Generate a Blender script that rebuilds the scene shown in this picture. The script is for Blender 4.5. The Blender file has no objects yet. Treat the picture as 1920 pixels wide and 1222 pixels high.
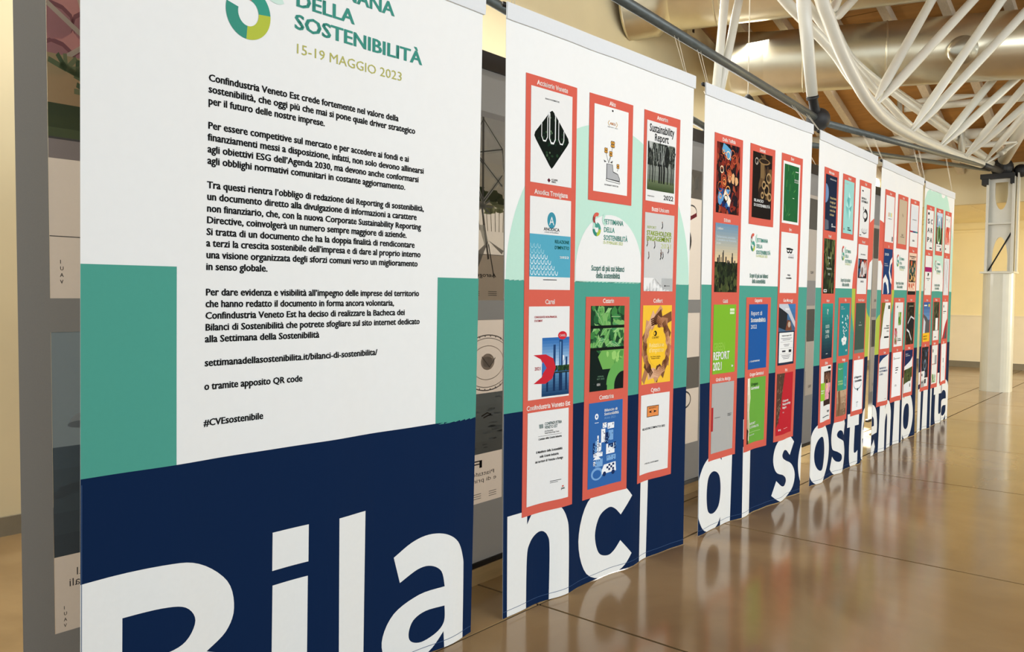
import bpy, bmesh, math, random
from mathutils import Vector, Matrix
from mathutils.geometry import tessellate_polygon
random.seed(7)
S = bpy.context.scene
COL = S.collection
PI = math.pi

# ------------------------------------------------------------------ camera
# world: +X runs along the row of banners (away), +Y towards the back wall, Z up; metres
cam_d = bpy.data.cameras.new('camera'); cam = bpy.data.objects.new('camera', cam_d); COL.objects.link(cam)
cam_d.sensor_fit = 'HORIZONTAL'; cam_d.sensor_width = 36.0
cam_d.lens = 1529.0 / 1920.0 * 36.0
cam_d.clip_start = 0.05; cam_d.clip_end = 300
def unit(v): return v.normalized()
ax = unit(Vector((1304/1529, 51/1529, -1.0)))          # row direction seen from the camera
ay = Vector((-1795/1529, 76/1529, -1.0)); ay = unit(ay - ay.dot(ax)*ax)
az = ax.cross(ay)
rot = Matrix((ax, ay, az))                              # camera axes -> world axes
cam.matrix_world = Matrix.Translation((0, 0, 1.6)) @ rot.to_4x4()
S.camera = cam

# ------------------------------------------------------------------ light
def lin(c):
    return tuple((v/12.92 if v <= .04045 else ((v+.055)/1.055)**2.4) for v in [x/255 for x in c])
W = bpy.data.worlds.new('daylight'); S.world = W; W.use_nodes = True
bg = W.node_tree.nodes['Background']
bg.inputs[0].default_value = (0.84, 0.93, 1.0, 1); bg.inputs[1].default_value = 1.3
def area(name, loc, target, sx, sy, power, color):
    l = bpy.data.lights.new(name, 'AREA'); l.shape = 'RECTANGLE'; l.size = sx; l.size_y = sy
    l.energy = power; l.color = color
    o = bpy.data.objects.new(name, l); COL.objects.link(o); o.location = loc
    o.rotation_euler = (Vector(target)-Vector(loc)).to_track_quat('-Z', 'Y').to_euler()
    return o
area('window_light', (5, -6.5, 4.2), (6, 2.5, 1.5), 16, 3.6, 380, (.9, .96, 1))
area('end_wall_fill', (18.0, -5.5, 2.4), (20.6, 3.5, 1.4), 4.5, 3.0, 780, (1, .94, .76))  # added warm fill to brighten the end wall; no window there
area('corridor_overhead_fill', (6.5, 4.7, 5.0), (6.5, 4.0, 0), 15, .25, 330, (1, .98, .93))  # added fill above the corridor, narrow to keep duct highlights thin
area('panel_back_fill', (7.6, 5.82, 2.3), (7.6, 3.0, 1.4), 9.5, 1.3, 420, (.97, .98, 1))  # added fill that backlights the grey panels; the back wall has no window
area('roof_fill', (4, -4.6, 3.6), (13.5, 3.0, 5.2), 7, 1.6, 270, (.96, .98, 1))  # added fill that lifts the roof boards and truss; no clerestory exists
sp = bpy.data.lights.new('low_sun_spot', 'SPOT'); sp.energy = 60000; sp.spot_size = math.radians(3.1); sp.spot_blend = .3  # spot standing in for low sun on the floor; no door is built
sp.color = (1, .93, .75); sp.shadow_soft_size = .03
so = bpy.data.objects.new('low_sun_spot', sp); COL.objects.link(so); so.location = (16.2, 5.7, 1.9)
so.rotation_euler = (Vector((9.7, 2.93, 0)) - Vector(so.location)).to_track_quat('-Z', 'Y').to_euler()
S.view_settings.view_transform = 'Standard'; S.view_settings.look = 'None'
S.view_settings.exposure = -0.14; S.view_settings.gamma = 1.0; S.view_settings.use_curve_mapping = False

# ------------------------------------------------------------------ materials
def material(name, color, rough=.6, metal=0.0, noise=0.0, nscale=20, bump=0.0, bscale=200, emit=0, coat=0.0, stretch=(1, 1, 1), spec=.5, trans=0.0):
    m = bpy.data.materials.new(name); m.use_nodes = True; nt = m.node_tree
    b = nt.nodes['Principled BSDF']; c = lin(color)
    b.inputs['Base Color'].default_value = (*c, 1); b.inputs['Roughness'].default_value = rough
    b.inputs['Metallic'].default_value = metal; b.inputs['Coat Weight'].default_value = coat
    b.inputs['Specular IOR Level'].default_value = spec
    tc = nt.nodes.new('ShaderNodeTexCoord'); mp = nt.nodes.new('ShaderNodeMapping')
    mp.inputs['Scale'].default_value = stretch
    nt.links.new(tc.outputs['Object'], mp.inputs['Vector'])
    if noise:
        n = nt.nodes.new('ShaderNodeTexNoise'); n.inputs['Scale'].default_value = nscale; n.inputs['Detail'].default_value = 5
        nt.links.new(mp.outputs[0], n.inputs['Vector'])
        r = nt.nodes.new('ShaderNodeValToRGB'); e = r.color_ramp.elements
        e[0].position = .3; e[1].position = .7
        e[0].color = (*[max(0, v*(1-noise)) for v in c], 1); e[1].color = (*[min(1, v*(1+noise)) for v in c], 1)
        nt.links.new(n.outputs['Fac'], r.inputs['Fac']); nt.links.new(r.outputs['Color'], b.inputs['Base Color'])
    if bump:
        n2 = nt.nodes.new('ShaderNodeTexNoise'); n2.inputs['Scale'].default_value = bscale; n2.inputs['Detail'].default_value = 3
        nt.links.new(mp.outputs[0], n2.inputs['Vector'])
        bp = nt.nodes.new('ShaderNodeBump'); bp.inputs['Strength'].default_value = bump; bp.inputs['Distance'].default_value = .002
        nt.links.new(n2.outputs['Fac'], bp.inputs['Height']); nt.links.new(bp.outputs['Normal'], b.inputs['Normal'])
    if emit:
        b.inputs['Emission Color'].default_value = (*c, 1); b.inputs['Emission Strength'].default_value = emit
    if trans: see_through(nt, b, trans)
    return m
def see_through(nt, b, k, src=None):
    # thin cloth lets part of the light behind it through
    t = nt.nodes.new('ShaderNodeBsdfTranslucent'); mx = nt.nodes.new('ShaderNodeMixShader'); mx.inputs[0].default_value = k
    if src: nt.links.new(src, t.inputs['Color'])
    else: t.inputs['Color'].default_value = b.inputs['Base Color'].default_value
    nt.links.new(b.outputs[0], mx.inputs[1]); nt.links.new(t.outputs[0], mx.inputs[2])
    nt.links.new(mx.outputs[0], nt.nodes['Material Output'].inputs['Surface'])
def print_material(name, rough, trans=0.0):
    m = bpy.data.materials.new(name); m.use_nodes = True; nt = m.node_tree; b = nt.nodes['Principled BSDF']
    a = nt.nodes.new('ShaderNodeAttribute'); a.attribute_name = 'print_colour'
    tc = nt.nodes.new('ShaderNodeTexCoord'); n = nt.nodes.new('ShaderNodeTexNoise'); n.inputs['Scale'].default_value = 60
    nt.links.new(tc.outputs['Object'], n.inputs['Vector'])
    mx = nt.nodes.new('ShaderNodeMixRGB'); mx.blend_type = 'MULTIPLY'; mx.inputs[0].default_value = .04
    nt.links.new(a.outputs['Color'], mx.inputs[1]); nt.links.new(n.outputs['Fac'], mx.inputs[2])
    nt.links.new(mx.outputs[0], b.inputs['Base Color'])
    b.inputs['Roughness'].default_value = rough; b.inputs['Specular IOR Level'].default_value = .12
    if trans: see_through(nt, b, trans, mx.outputs[0])
    return m
M = {}
M['print'] = print_material('printed_fabric', .9)
M['poster'] = print_material('printed_paper', .6, .5)
M['cloth'] = material('white_banner_fabric', (229, 231, 229), .8, noise=.008, nscale=25, spec=.2)
M['wall'] = material('cream_plaster', (222, 208, 168), .85, noise=.05, nscale=1.2, bump=.05, bscale=60)
M['wall_warm'] = material('warm_cream_plaster', (248, 233, 184), .8, noise=.03, nscale=1.5, bump=.04, bscale=60)
M['wainscot'] = material('pale_washable_paint', (240, 228, 198), .5, noise=.02, nscale=3)
M['skirt'] = material('grey_skirting', (128, 120, 100), .6, noise=.06, nscale=8)
M['grey_board'] = material('grey_display_fabric', (116, 116, 115), .9, noise=.05, nscale=250, trans=.5)
M['black'] = material('black_rail_metal', (14, 14, 15), .4, noise=.1, nscale=40)
M['castiron'] = material('black_cast_steel', (20, 21, 21), .6, noise=.12, nscale=30, bump=.1)
M['pipe'] = material('dark_grey_steel_rod', (84, 90, 88), .42, metal=.3, noise=.18, nscale=16, bump=.1, stretch=(1, 1, 6))
M['white_steel'] = material('white_painted_steel', (203, 201, 188), .35, noise=.02, nscale=12)
M['col_base'] = material('pale_grey_steel_casing', (204, 202, 184), .3, noise=.03, nscale=5, coat=.2)
M['duct'] = material('spiral_galvanised_duct', (206, 198, 174), .3, metal=.9, noise=.05, nscale=4, bump=.02, bscale=8)
M['wood'] = material('roof_ply_board', (168, 120, 58), .65, noise=.12, nscale=3, stretch=(6, 1, 1), bump=.05, bscale=60)
M['rafter'] = material('whitewashed_rafter', (206, 192, 168), .6, noise=.07, nscale=6, stretch=(1, 8, 8))
M['plinth'] = material('pale_wood_plinth', (206, 178, 128), .5, noise=.08, nscale=4, stretch=(1, 12, 12))
M['wire'] = material('nylon_wire', (214, 206, 186), .5, noise=.02)
M['lamp'] = material('lit_wall_lamp_glass', (255, 252, 240), .4, noise=0, emit=3.0)
M['joint'] = material('dark_joint_filler', (34, 22, 14), .9, noise=.1)
# polished stained concrete
def floor_mat():
    m = bpy.data.materials.new('polished_brown_concrete'); m.use_nodes = True; nt = m.node_tree; b = nt.nodes['Principled BSDF']
    g = nt.nodes.new('ShaderNodeNewGeometry')
    n = nt.nodes.new('ShaderNodeTexNoise'); n.inputs['Scale'].default_value = .9; n.inputs['Detail'].default_value = 7; n.inputs['Distortion'].default_value = .6
    r = nt.nodes.new('ShaderNodeValToRGB'); e = r.color_ramp.elements
    e[0].position = .3; e[0].color = (*lin((130, 104, 68)), 1); e[1].position = .72; e[1].color = (*lin((166, 139, 97)), 1)
    nt.links.new(g.outputs['Position'], n.inputs['Vector']); nt.links.new(n.outputs['Fac'], r.inputs['Fac'])
    nt.links.new(r.outputs['Color'], b.inputs['Base Color'])
    n2 = nt.nodes.new('ShaderNodeTexNoise'); n2.inputs['Scale'].default_value = 2.2; n2.inputs['Detail'].default_value = 6
    nt.links.new(g.outputs['Position'], n2.inputs['Vector'])
    mr = nt.nodes.new('ShaderNodeMapRange'); mr.inputs['To Min'].default_value = .09; mr.inputs['To Max'].default_value = .2
    nt.links.new(n2.outputs['Fac'], mr.inputs['Value']); nt.links.new(mr.outputs[0], b.inputs['Roughness'])
    n3 = nt.nodes.new('ShaderNodeTexNoise'); n3.inputs['Scale'].default_value = 5; n3.inputs['Detail'].default_value = 4
    nt.links.new(g.outputs['Position'], n3.inputs['Vector'])
    bp = nt.nodes.new('ShaderNodeBump'); bp.inputs['Strength'].default_value = .06; bp.inputs['Distance'].default_value = .01
    nt.links.new(n3.outputs['Fac'], bp.inputs['Height']); nt.links.new(bp.outputs['Normal'], b.inputs['Normal'])
    b.inputs['Specular IOR Level'].default_value = .55
    return m
M['floor'] = floor_mat()

# ------------------------------------------------------------------ object helpers
def obj(name, bm, mat, parent=None, smooth=False, recalc=True):
    me = bpy.data.meshes.new(name)
    if recalc: bmesh.ops.recalc_face_normals(bm, faces=bm.faces)
    if smooth:
        for f in bm.faces: f.smooth = True
    bm.to_mesh(me); bm.free()
    if mat: me.materials.append(mat)
    o = bpy.data.objects.new(name, me); COL.objects.link(o)
    if parent: o.parent = parent
    return o
def thing(name, label, cat, group=None):
    o = bpy.data.objects.new(name, None); COL.objects.link(o); o.empty_display_size = .1
    o['label'] = label; o['category'] = cat
    if group: o['group'] = group
    return o
def tag(o, label, cat, group=None):
    o['label'] = label; o['category'] = cat
    if group: o['group'] = group
    return o
def struct(o): o['kind'] = 'structure'; return o
def box(bm, x0, y0, z0, x1, y1, z1, mtx=None):
    vs = [bm.verts.new(((mtx @ Vector(p)) if mtx else p)) for p in
          [(x0,y0,z0),(x1,y0,z0),(x1,y1,z0),(x0,y1,z0),(x0,y0,z1),(x1,y0,z1),(x1,y1,z1),(x0,y1,z1)]]
    for q in ((0,3,2,1),(4,5,6,7),(0,1,5,4),(1,2,6,5),(2,3,7,6),(3,0,4,7)): bm.faces.new([vs[i] for i in q])
def boxobj(name, a, b, mat, parent=None):
    bm = bmesh.new(); box(bm, *a, *b); return obj(name, bm, mat, parent)
def frame_of(d):
    d = d.normalized(); up = Vector((0, 0, 1)) if abs(d.z) < .95 else Vector((1, 0, 0))
    u = d.cross(up).normalized(); v = d.cross(u).normalized(); return u, v
def sweep(bm, pts, rad, seg=14, cap=True):
    pts = [Vector(p) for p in pts]; n = len(pts)
    rad = rad if isinstance(rad, (list, tuple)) else [rad]*n
    rings = []; u = None
    for i, p in enumerate(pts):
        d = (pts[min(i+1, n-1)] - pts[max(i-1, 0)]).normalized()
        if u is None: u, v = frame_of(d)
        else:
            u = (u - u.dot(d)*d).normalized(); v = d.cross(u).normalized()
        rings.append([bm.verts.new(p + rad[i]*(math.cos(2*PI*k/seg)*u + math.sin(2*PI*k/seg)*v)) for k in range(seg)])
    for a, b in zip(rings, rings[1:]):
        for k in range(seg): bm.faces.new((a[k], a[(k+1) % seg], b[(k+1) % seg], b[k]))
    if cap: bm.faces.new(rings[0][::-1]); bm.faces.new(rings[-1])
def tube(name, pts, rad, mat, parent=None, seg=14):
    bm = bmesh.new(); sweep(bm, pts, rad, seg); return obj(name, bm, mat, parent, smooth=True)
def cone_strut(name, a, b, r, mat, parent, e=.14):
    a = Vector(a); b = Vector(b); L = (b-a).length; d = (b-a)/L
    return tube(name, [a, a+d*e*.4, a+d*e*2.6, b-d*e*2.6, b-d*e*.4, b], [r*.28, r*.34, r, r, r*.34, r*.28], mat, parent, 12)
def sphere_into(bm, c, r, sx=1, sy=1, sz=1, seg=20):
    bmesh.ops.create_uvsphere(bm, u_segments=seg, v_segments=seg//2, radius=r,
        matrix=Matrix.Translation(c) @ Matrix.Diagonal((sx, sy, sz, 1)))
def curve_pts(P, n=8):
    P = [Vector(p) for p in P]; out = []
    for i in range(len(P)-1):
        p0 = P[max(i-1, 0)]; p1 = P[i]; p2 = P[i+1]; p3 = P[min(i+2, len(P)-1)]
        for k in range(n):
            t = k/n
            out.append(.5*((2*p1)+(p2-p0)*t+(2*p0-5*p1+4*p2-p3)*t*t+(3*p1-p0-3*p2+p3)*t**3))
    out.append(P[-1]); return out

# ------------------------------------------------------------------ the room shell
def floor_joints():
    ys = [-9.0, -4.6, -.9 - .001, 2.572, 3.03, 5.9]
    ys = [-9.0, -5.0, -1.2, 2.572, 3.03, 5.9]
    xs = [-4.0, -1.0, 1.2, 3.25, 5.273, 7.686, 9.69, 11.82, 13.9, 16.0, 18.4, 20.9]
    return xs, ys
FLOOR = struct(boxobj('floor', (-4, -9, -.12), (20.9, 5.9, -.006), M['joint']))
xs, ys = floor_joints()
for i in range(len(xs)-1):
    for j in range(len(ys)-1):
        if xs[i] < -1 and ys[j] < -1: pass
        bm = bmesh.new(); g = .0075
        box(bm, xs[i]+g, ys[j]+g, -.006, xs[i+1]-g, ys[j+1]-g, 0)
        obj('concrete_slab', bm, M['floor'], FLOOR)
def roofz(x): return 7.12 - .0122*max(x, 0)**2
# back wall: profile follows the curved roof
bm = bmesh.new(); n = 24
def wallstrip(bm, y0, y1, x0, x1, z0, ztop, n=24):
    lo = []; 
    for k in range(n+1):
        x = x0+(x1-x0)*k/n
        lo.append([bm.verts.new((x, y, z)) for y in (y0, y1) for z in (z0, ztop(x))])
    for a, b in zip(lo, lo[1:]):
        bm.faces.new((a[0], b[0], b[1], a[1])); bm.faces.new((a[2], a[3], b[3], b[2]))
        bm.faces.new((a[1], b[1], b[3], a[3])); bm.faces.new((a[0], a[2], b[2], b[0]))
    bm.faces.new((lo[0][0], lo[0][1], lo[0][3], lo[0][2])); bm.faces.new((lo[-1][0], lo[-1][2], lo[-1][3], lo[-1][1]))
wallstrip(bm, 5.9, 6.1, -4, 20.9, 0, lambda x: roofz(x) if x < 16.4 else 4.0, 40)
struct(obj('wall_back', bm, M['wall']))
struct(boxobj('baseboard_back', (-4, 5.88, 0), (20.9, 5.9, .125), M['skirt']))
struct(boxobj('wall_end', (20.9, -9, 1.18), (21.1, 6.1, 4.0), M['wall_warm']))
struct(boxobj('wall_end_wainscot', (20.885, -9, 0), (21.1, 6.1, 1.18), M['wainscot']))
struct(boxobj('trim_1', (20.87, -9, 1.165), (20.9, 5.9, 1.185), M['wainscot']))
struct(boxobj('baseboard_end', (20.86, -9, 0), (20.885, 5.9, .135), M['skirt']))
struct(boxobj('trim_2', (20.84, -9, 3.06), (20.9, 5.9, 3.11), M['wall_warm']))
struct(boxobj('wall_fascia', (16.32, -9, 3.24), (16.45, 5.9, 4.25), M['wall']))
# lowered soffit panels between fascia and end wall
bm = bmesh.new(); box(bm, 16.45, -9, 3.30, 20.9, 5.9, 3.45)
sof = struct(obj('ceiling_soffit', bm, M['wall']))
for k, y in enumerate([-9, -5, -2.2, .4, 1.9, 3.4, 4.7, 5.88]):
    if k: 
        for (xa, xb) in ((16.46, 18.1), (18.12, 19.6), (19.62, 20.88)):
            bm = bmesh.new(); box(bm, xa, [-9, -5, -2.2, .4, 1.9, 3.4, 4.7, 5.88][k-1]+.012, 3.28, xb, y-.012, 3.31)
            obj('soffit_panel', bm, M['wall_warm'], sof)

# roof: curved board deck on rafters and purlins
bm = bmesh.new()
NX = 30
for k in range(NX):
    xa = -4+(16.32+4)*k/NX; xb = -4+(16.32+4)*(k+1)/NX
    za, zb = roofz(xa)+.07, roofz(xb)+.07
    v = [bm.verts.new(p) for p in ((xa,-5,za),(xb,-5,zb),(xb,6.1,zb),(xa,6.1,za),(xa,-5,za+.12),(xb,-5,zb+.12),(xb,6.1,zb+.12),(xa,6.1,za+.12))]
    for q in ((0,1,2,3),(4,7,6,5)): bm.faces.new([v[i] for i in q])
CEIL = struct(obj('ceiling', bm, M['wood']))
rafy = [-.66, .01, .69, 1.36, 2.03, 2.71, 3.41, 4.09, 4.74, 5.31]
bx = [9.2, 10.1, 10.95, 11.75, 12.5, 13.2, 13.85, 14.5, 15.1, 15.7, 16.3]
def slopebox(x0, x1, y0, y1, d0, d1, bm):
    za, zb = roofz(x0), roofz(x1)
    vs = [bm.verts.new(p) for p in ((x0,y0,za+d0),(x1,y0,zb+d0),(x1,y1,zb+d0),(x0,y1,za+d0),(x0,y0,za+d1),(x1,y0,zb+d1),(x1,y1,zb+d1),(x0,y1,za+d1))]
    for q in ((0,3,2,1),(4,5,6,7),(0,1,5,4),(1,2,6,5),(2,3,7,6),(3,0,4,7)): bm.faces.new([vs[i] for i in q])
for yi, (ya, yb) in enumerate(zip(rafy+[5.9], (rafy+[5.9])[1:])):
    for xa, xb in zip(bx, bx[1:]):
        bm = bmesh.new(); j = random.uniform(-.004, .004)
        slopebox(xa+.006, xb-.006, ya+.03, yb-.03, .03+j, .06, bm); obj('roof_board', bm, M['wood'], CEIL)
for y in rafy:
    bm = bmesh.new()
    for xa, xb in zip([6.5, 7.9]+bx, [7.9]+bx): slopebox(xa, xb, y-.055, y+.055, -.10, .05, bm)
    obj('rafter', bm, M['rafter'], CEIL)
def purlin(pts, r): tube('purlin', pts, r, M['white_steel'], CEIL)
for p, r in (([(11.55, 5.75, 5.25), (11.95, 4.08, 5.2), (12.16, 2.93, 5.14), (12.32, 1.9, 5.09), (12.6, 0, 5.0)], .085),
             ([(13.95, 3.75, 4.57), (14.05, 2.3, 4.53), (14.1, .5, 4.5)], .055),
             ([(14.5, 5.8, 4.37), (14.9, 4.28, 4.24), (14.86, 3.6, 4.26), (15.0, 2.3, 4.2), (15.1, .5, 4.15)], .085)):
    purlin(p, r)
tube('purlin', [(15.35, 5.8, 3.98), (15.35, 4.6, 3.98), (15.3, 3.4, 3.99)], .07, M['white_steel'], CEIL)

# ------------------------------------------------------------------ ducts
def duct(name, label, A, B, r, seams, flange=True):
    t = thing(name, label, 'duct')
    A = Vector(A); B = Vector(B); d = (B-A).normalized()
    bm = bmesh.new(); L = (B-A).length; pts = []; rr = []
    sweep(bm, [A, B], r, 48, cap=False); obj('duct_tube', bm, M['duct'], t, smooth=True)
    for s_ in seams:
        bm = bmesh.new(); c = A+d*s_
        sweep(bm, [c-d*.012, c-d*.006, c+d*.006, c+d*.012], [r*.999, r*1.022, r*1.022, r*.999], 48, cap=False); obj('seam_band', bm, M['duct'], t, smooth=True)
    return t, A, B, d
k9 = .9
def toward(p, k=k9): return (p[0]*k, p[1]*k, 1.6+(p[2]-1.6)*k)
t, A, B, d = duct('ventilation_duct', 'large shiny round duct with open flared collar, upper one beside the cream wall', (9.45, 5.35, 5.5), (10.3, 2.6, 5.5), .49, [.55, .62, 1.9, 3.0])
bm = bmesh.new(); sweep(bm, [A, A-d*.16, A-d*.22, A-d*.56, A-d*.57], [.49, .47, .53, .55, .565], 48, cap=False); obj('flared_collar', bm, M['duct'], t, smooth=True)
bm = bmesh.new(); sweep(bm, [A-d*.56, A-d*.58, A-d*.6], [.55, .57, .55], 48, cap=False); obj('rim', bm, M['duct'], t, smooth=True)
bm = bmesh.new(); sweep(bm, [B-d*.01, B+d*.1], .49, 48, cap=True); obj('end_cap', bm, M['duct'], t, smooth=False)
A2 = toward((11.95, 5.9, 5.17)); B2 = toward((14.0, -.4, 5.02))
t, A, B, d = duct('ventilation_duct', 'large shiny round duct crossing below the timber roof behind the white struts', Vector(A2)+(Vector(B2)-Vector(A2))*.1, B2, .415, [.5, 1.5, 3.1, 4.5])
bm = bmesh.new(); sweep(bm, [A, A-d*.22, A-d*.42, A-d*.56, A-d*.62, A-d*.63], [.415, .43, .44, .42, .33, .05], 48, cap=False); obj('rounded_end', bm, M['duct'], t, smooth=True)
c = A-d*.3; bm = bmesh.new(); sweep(bm, [c, (c.x*1.111, c.y*1.111+.1, 1.6+(c.z-1.6)*1.111)], .2, 24); obj('wall_stub', bm, M['duct'], t, smooth=True)
c = A+d*2.35; bm = bmesh.new()
o_ = Vector((-.66, -.2, -.2)).normalized()
sweep(bm, [c+o_*.3, c+o_*.5, c+o_*.5, c+o_*.52, c+o_*.52], [.15, .15, .17, .17, .12], 28); obj('round_outlet', bm, M['duct'], t, smooth=True)

# ------------------------------------------------------------------ column
t = thing('steel_column', 'white steel column with arched openings on a tall pale grey casing', 'column')
CX, CY = 15.95, 2.71
bm = bmesh.new(); n = 24; prof = []
for k in range(32):
    a = 2*PI*k/32; prof.append((CX+.215*max(-1, min(1, 1.07*math.cos(a))), CY+.235*max(-1, min(1, 1.07*math.sin(a)))))
r0 = [bm.verts.new((x, y, 0)) for x, y in prof]; r1 = [bm.verts.new((CX+(x-CX)*.96, CY+(y-CY)*.96, 2.02)) for x, y in prof]
for k in range(32): bm.faces.new((r0[k], r0[(k+1) % 32], r1[(k+1) % 32], r1[k]))
bm.faces.new(r1); bm.faces.new(r0[::-1]); obj('casing', bm, M['col_base'], t)
boxobj('casing_cap', (CX-.235, CY-.25, 2.0), (CX+.235, CY+.25, 2.03), M['col_base'], t)
# web plate with two arched openings, in the plane facing the room, between two flanges
def plate_with_holes(bm, outer, holes, P, th):
    loops = [[Vector((a, b, 0)) for a, b in outer]] + [[Vector((a, b, 0)) for a, b in h] for h in holes]
    flat = [v for l in loops for v in l]; tris = tessellate_polygon(loops)
    fr = [bm.verts.new(P(v.x, v.y, -th/2)) for v in flat]; bk = [bm.verts.new(P(v.x, v.y, th/2)) for v in flat]
    for tr in tris:
        bm.faces.new([fr[i] for i in tr]); bm.faces.new([bk[i] for i in tr][::-1])
    i0 = 0
    for l in loops:
        m_ = len(l)
        for k in range(m_): bm.faces.new((fr[i0+k], fr[i0+(k+1) % m_], bk[i0+(k+1) % m_], bk[i0+k]))
        i0 += m_
bm = bmesh.new()
arch_lo = [(-.115, 2.04), (.115, 2.04)]+[(.115*math.cos(a), 2.22+.40*math.sin(a)) for a in [PI*k/12 for k in range(13)]]
arch_hi = [(-.095, 3.54), (.095, 3.54)]+[(.095*math.cos(a), 3.36-.28*math.sin(a)) for a in [PI*k/12 for k in range(13)]]
plate_with_holes(bm, [(-.19, 2.03), (.19, 2.03), (.19, 3.6), (-.19, 3.6)], [arch_lo, arch_hi], lambda a, b, c: (CX+c, CY+a, b), .03)
obj('web_plate', bm, M['white_steel'], t)
for sy in (-1, 1):
    boxobj('flange', (CX-.11, CY+sy*.19-.02, 2.03), (CX+.11, CY+sy*.19+.02, 3.62), M['white_steel'], t)
boxobj('flange', (CX-.05, CY-.40+.14, 2.03), (CX+.07, CY-.235, 3.75), M['white_steel'], t)
boxobj('cross_plate', (CX-.10, CY-.18, 2.83), (CX+.10, CY+.18, 2.86), M['white_steel'], t)
tube('brace_rod', [(CX-.03, CY+.16, 2.05), (CX-.03, CY-.17, 2.7)], .012, M['castiron'], t, 8)
bm = bmesh.new(); box(bm, CX-.16, CY-.2, 3.6, CX+.14, CY+.3, 3.68); box(bm, CX-.14, CY+.18, 3.5, CX+.12, CY+.28, 3.62); box(bm, CX-.14, CY-.2, 3.5, CX+.12, CY-.14, 3.62)
sphere_into(bm, (CX-.02, CY, 3.78), .17); sphere_into(bm, (CX+.05, CY-.26, 3.72), .11); obj('cast_head', bm, M['castiron'], t, smooth=False)
tube('edge_beam', [(CX+.1, CY-.3, 3.74), (CX+.1, -4, 3.74)], .075, M['white_steel'], t)

# ------------------------------------------------------------------ truss with tie rods
T = thing('roof_truss', 'white tubular roof truss with dark tie rods meeting at black ball joint', 'truss')
HEAD = (15.6, 2.72, 3.72)
N1 = (6.96, 2.62, 3.09)
def chord(pts, r): tube('curved_chord', curve_pts(pts), r, M['white_steel'], T, 18)
chord([(6.984,2.680,4.784),(7.184,2.682,4.444),(7.346,2.684,4.215),(7.519,2.685,4.102),(7.832,2.687,3.913),(8.226,2.689,3.744),(8.737,2.691,3.581),(9.369,2.693,3.492),(10.336,2.695,3.478),(11.473,2.696,3.508),(12.802,2.698,3.548),(14.811,2.700,3.668)], .06)
chord([(7.265,3.150,4.489),(7.630,3.093,4.335),(8.596,3.036,4.139),(9.116,2.979,3.919),(9.792,2.921,3.747),(10.543,2.864,3.631),(12.086,2.807,3.585),(15.086,2.750,3.698)], .05)
chord([(8.339,3.300,4.733),(8.672,3.226,4.534),(9.202,3.151,4.311),(9.644,3.077,4.131),(10.407,3.003,3.931),(11.297,2.929,3.745),(12.579,2.854,3.667),(15.462,2.780,3.755)], .045)
chord([(10.403,3.600,4.868),(10.529,3.440,4.527),(11.541,3.280,4.317),(12.304,3.120,4.155),(14.049,2.960,3.973),(15.565,2.800,3.823)], .045)
chord([(11.933,3.900,4.970),(12.456,3.690,4.745),(13.040,3.480,4.542),(13.701,3.270,4.368),(14.850,3.060,4.134),(16.111,2.850,3.896)], .035)
cone_strut('web_strut', (8.824,2.660,3.593), (10.959,2.461,5.575), .05, M['white_steel'], T)
cone_strut('web_strut', (8.896,2.660,3.573), (11.180,1.920,5.520), .05, M['white_steel'], T)
cone_strut('web_strut', (10.134,2.660,3.486), (11.112,1.645,5.538), .05, M['white_steel'], T)
cone_strut('web_strut', (10.201,2.660,3.478), (11.558,1.408,5.417), .05, M['white_steel'], T)
cone_strut('web_strut', (11.502,2.660,3.522), (12.766,1.927,5.057), .05, M['white_steel'], T)
cone_strut('web_strut', (11.585,2.660,3.513), (12.854,1.529,5.025), .05, M['white_steel'], T)
cone_strut('web_strut', (12.843,2.660,3.556), (12.658,1.346,5.086), .05, M['white_steel'], T)
cone_strut('web_strut', (12.942,2.660,3.555), (13.202,1.237,4.914), .05, M['white_steel'], T)
cone_strut('web_strut', (14.189,2.660,3.653), (13.420,1.502,4.848), .05, M['white_steel'], T)
cone_strut('web_strut', (7.623,2.660,4.123), (11.097,3.546,5.539), 0.045, M['white_steel'], T)
cone_strut('web_strut', (7.550,2.660,4.171), (10.962,3.738,5.579), 0.045, M['white_steel'], T)
cone_strut('web_strut', (14.308,2.660,3.643), (14.658,2.300,3.978), 0.04, M['white_steel'], T)
cone_strut('short_brace', (13.440,3.600,4.554), (13.542,2.600,4.543), 0.05, M['white_steel'], T)
cone_strut('short_brace', (14.087,2.900,3.898), (14.567,2.300,3.973), 0.045, M['white_steel'], T)
cone_strut('short_brace', (13.845,3.800,4.856), (13.859,3.800,4.708), 0.04, M['white_steel'], T)
cone_strut('short_brace', (13.806,2.900,4.138), (13.837,2.900,3.903), 0.05, M['white_steel'], T)
tube('flat_strut', [(15.378,2.600,3.832), (14.243,2.000,4.446)], .09, M['white_steel'], T)
N1 = (7.148,2.620,3.126)
N2 = (6.960,3.526,3.106)
tube('tie_rod', [(3.603,2.620,3.314), (7.072,2.620,3.131)], .031, M['pipe'], T)
tube('tie_rod', [(7.291,2.620,3.122), (14.702,2.680,3.644)], .031, M['pipe'], T)
tube('tie_rod', [(3.707,3.526,3.476), N2], .031, M['pipe'], T)
tube('tie_rod', [N2, (15.642,2.850,3.730)], .031, M['pipe'], T)
post1 = [(6.999,2.620,3.299), (6.651,2.620,4.353)]
neck1 = [(6.999,2.620,3.299), (7.055,2.620,3.206), (7.148,2.620,3.126)]
post2 = [(N2, (7.345,3.576,4.815)), (N2, (7.538,3.476,4.849))]
LAMPPOS = (8.53,3.90,3.73)
LW = [(10.056,4.600,5.184)]
BOXPOS = (10.799,5.880,5.456)
for a, b in ((post1[0], post1[1]),):
    tube('post', [a, b], [.046, .062], M['white_steel'], T, 16)
for a, b in post2: tube('post', [a, b], .04, M['white_steel'], T, 16)
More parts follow.
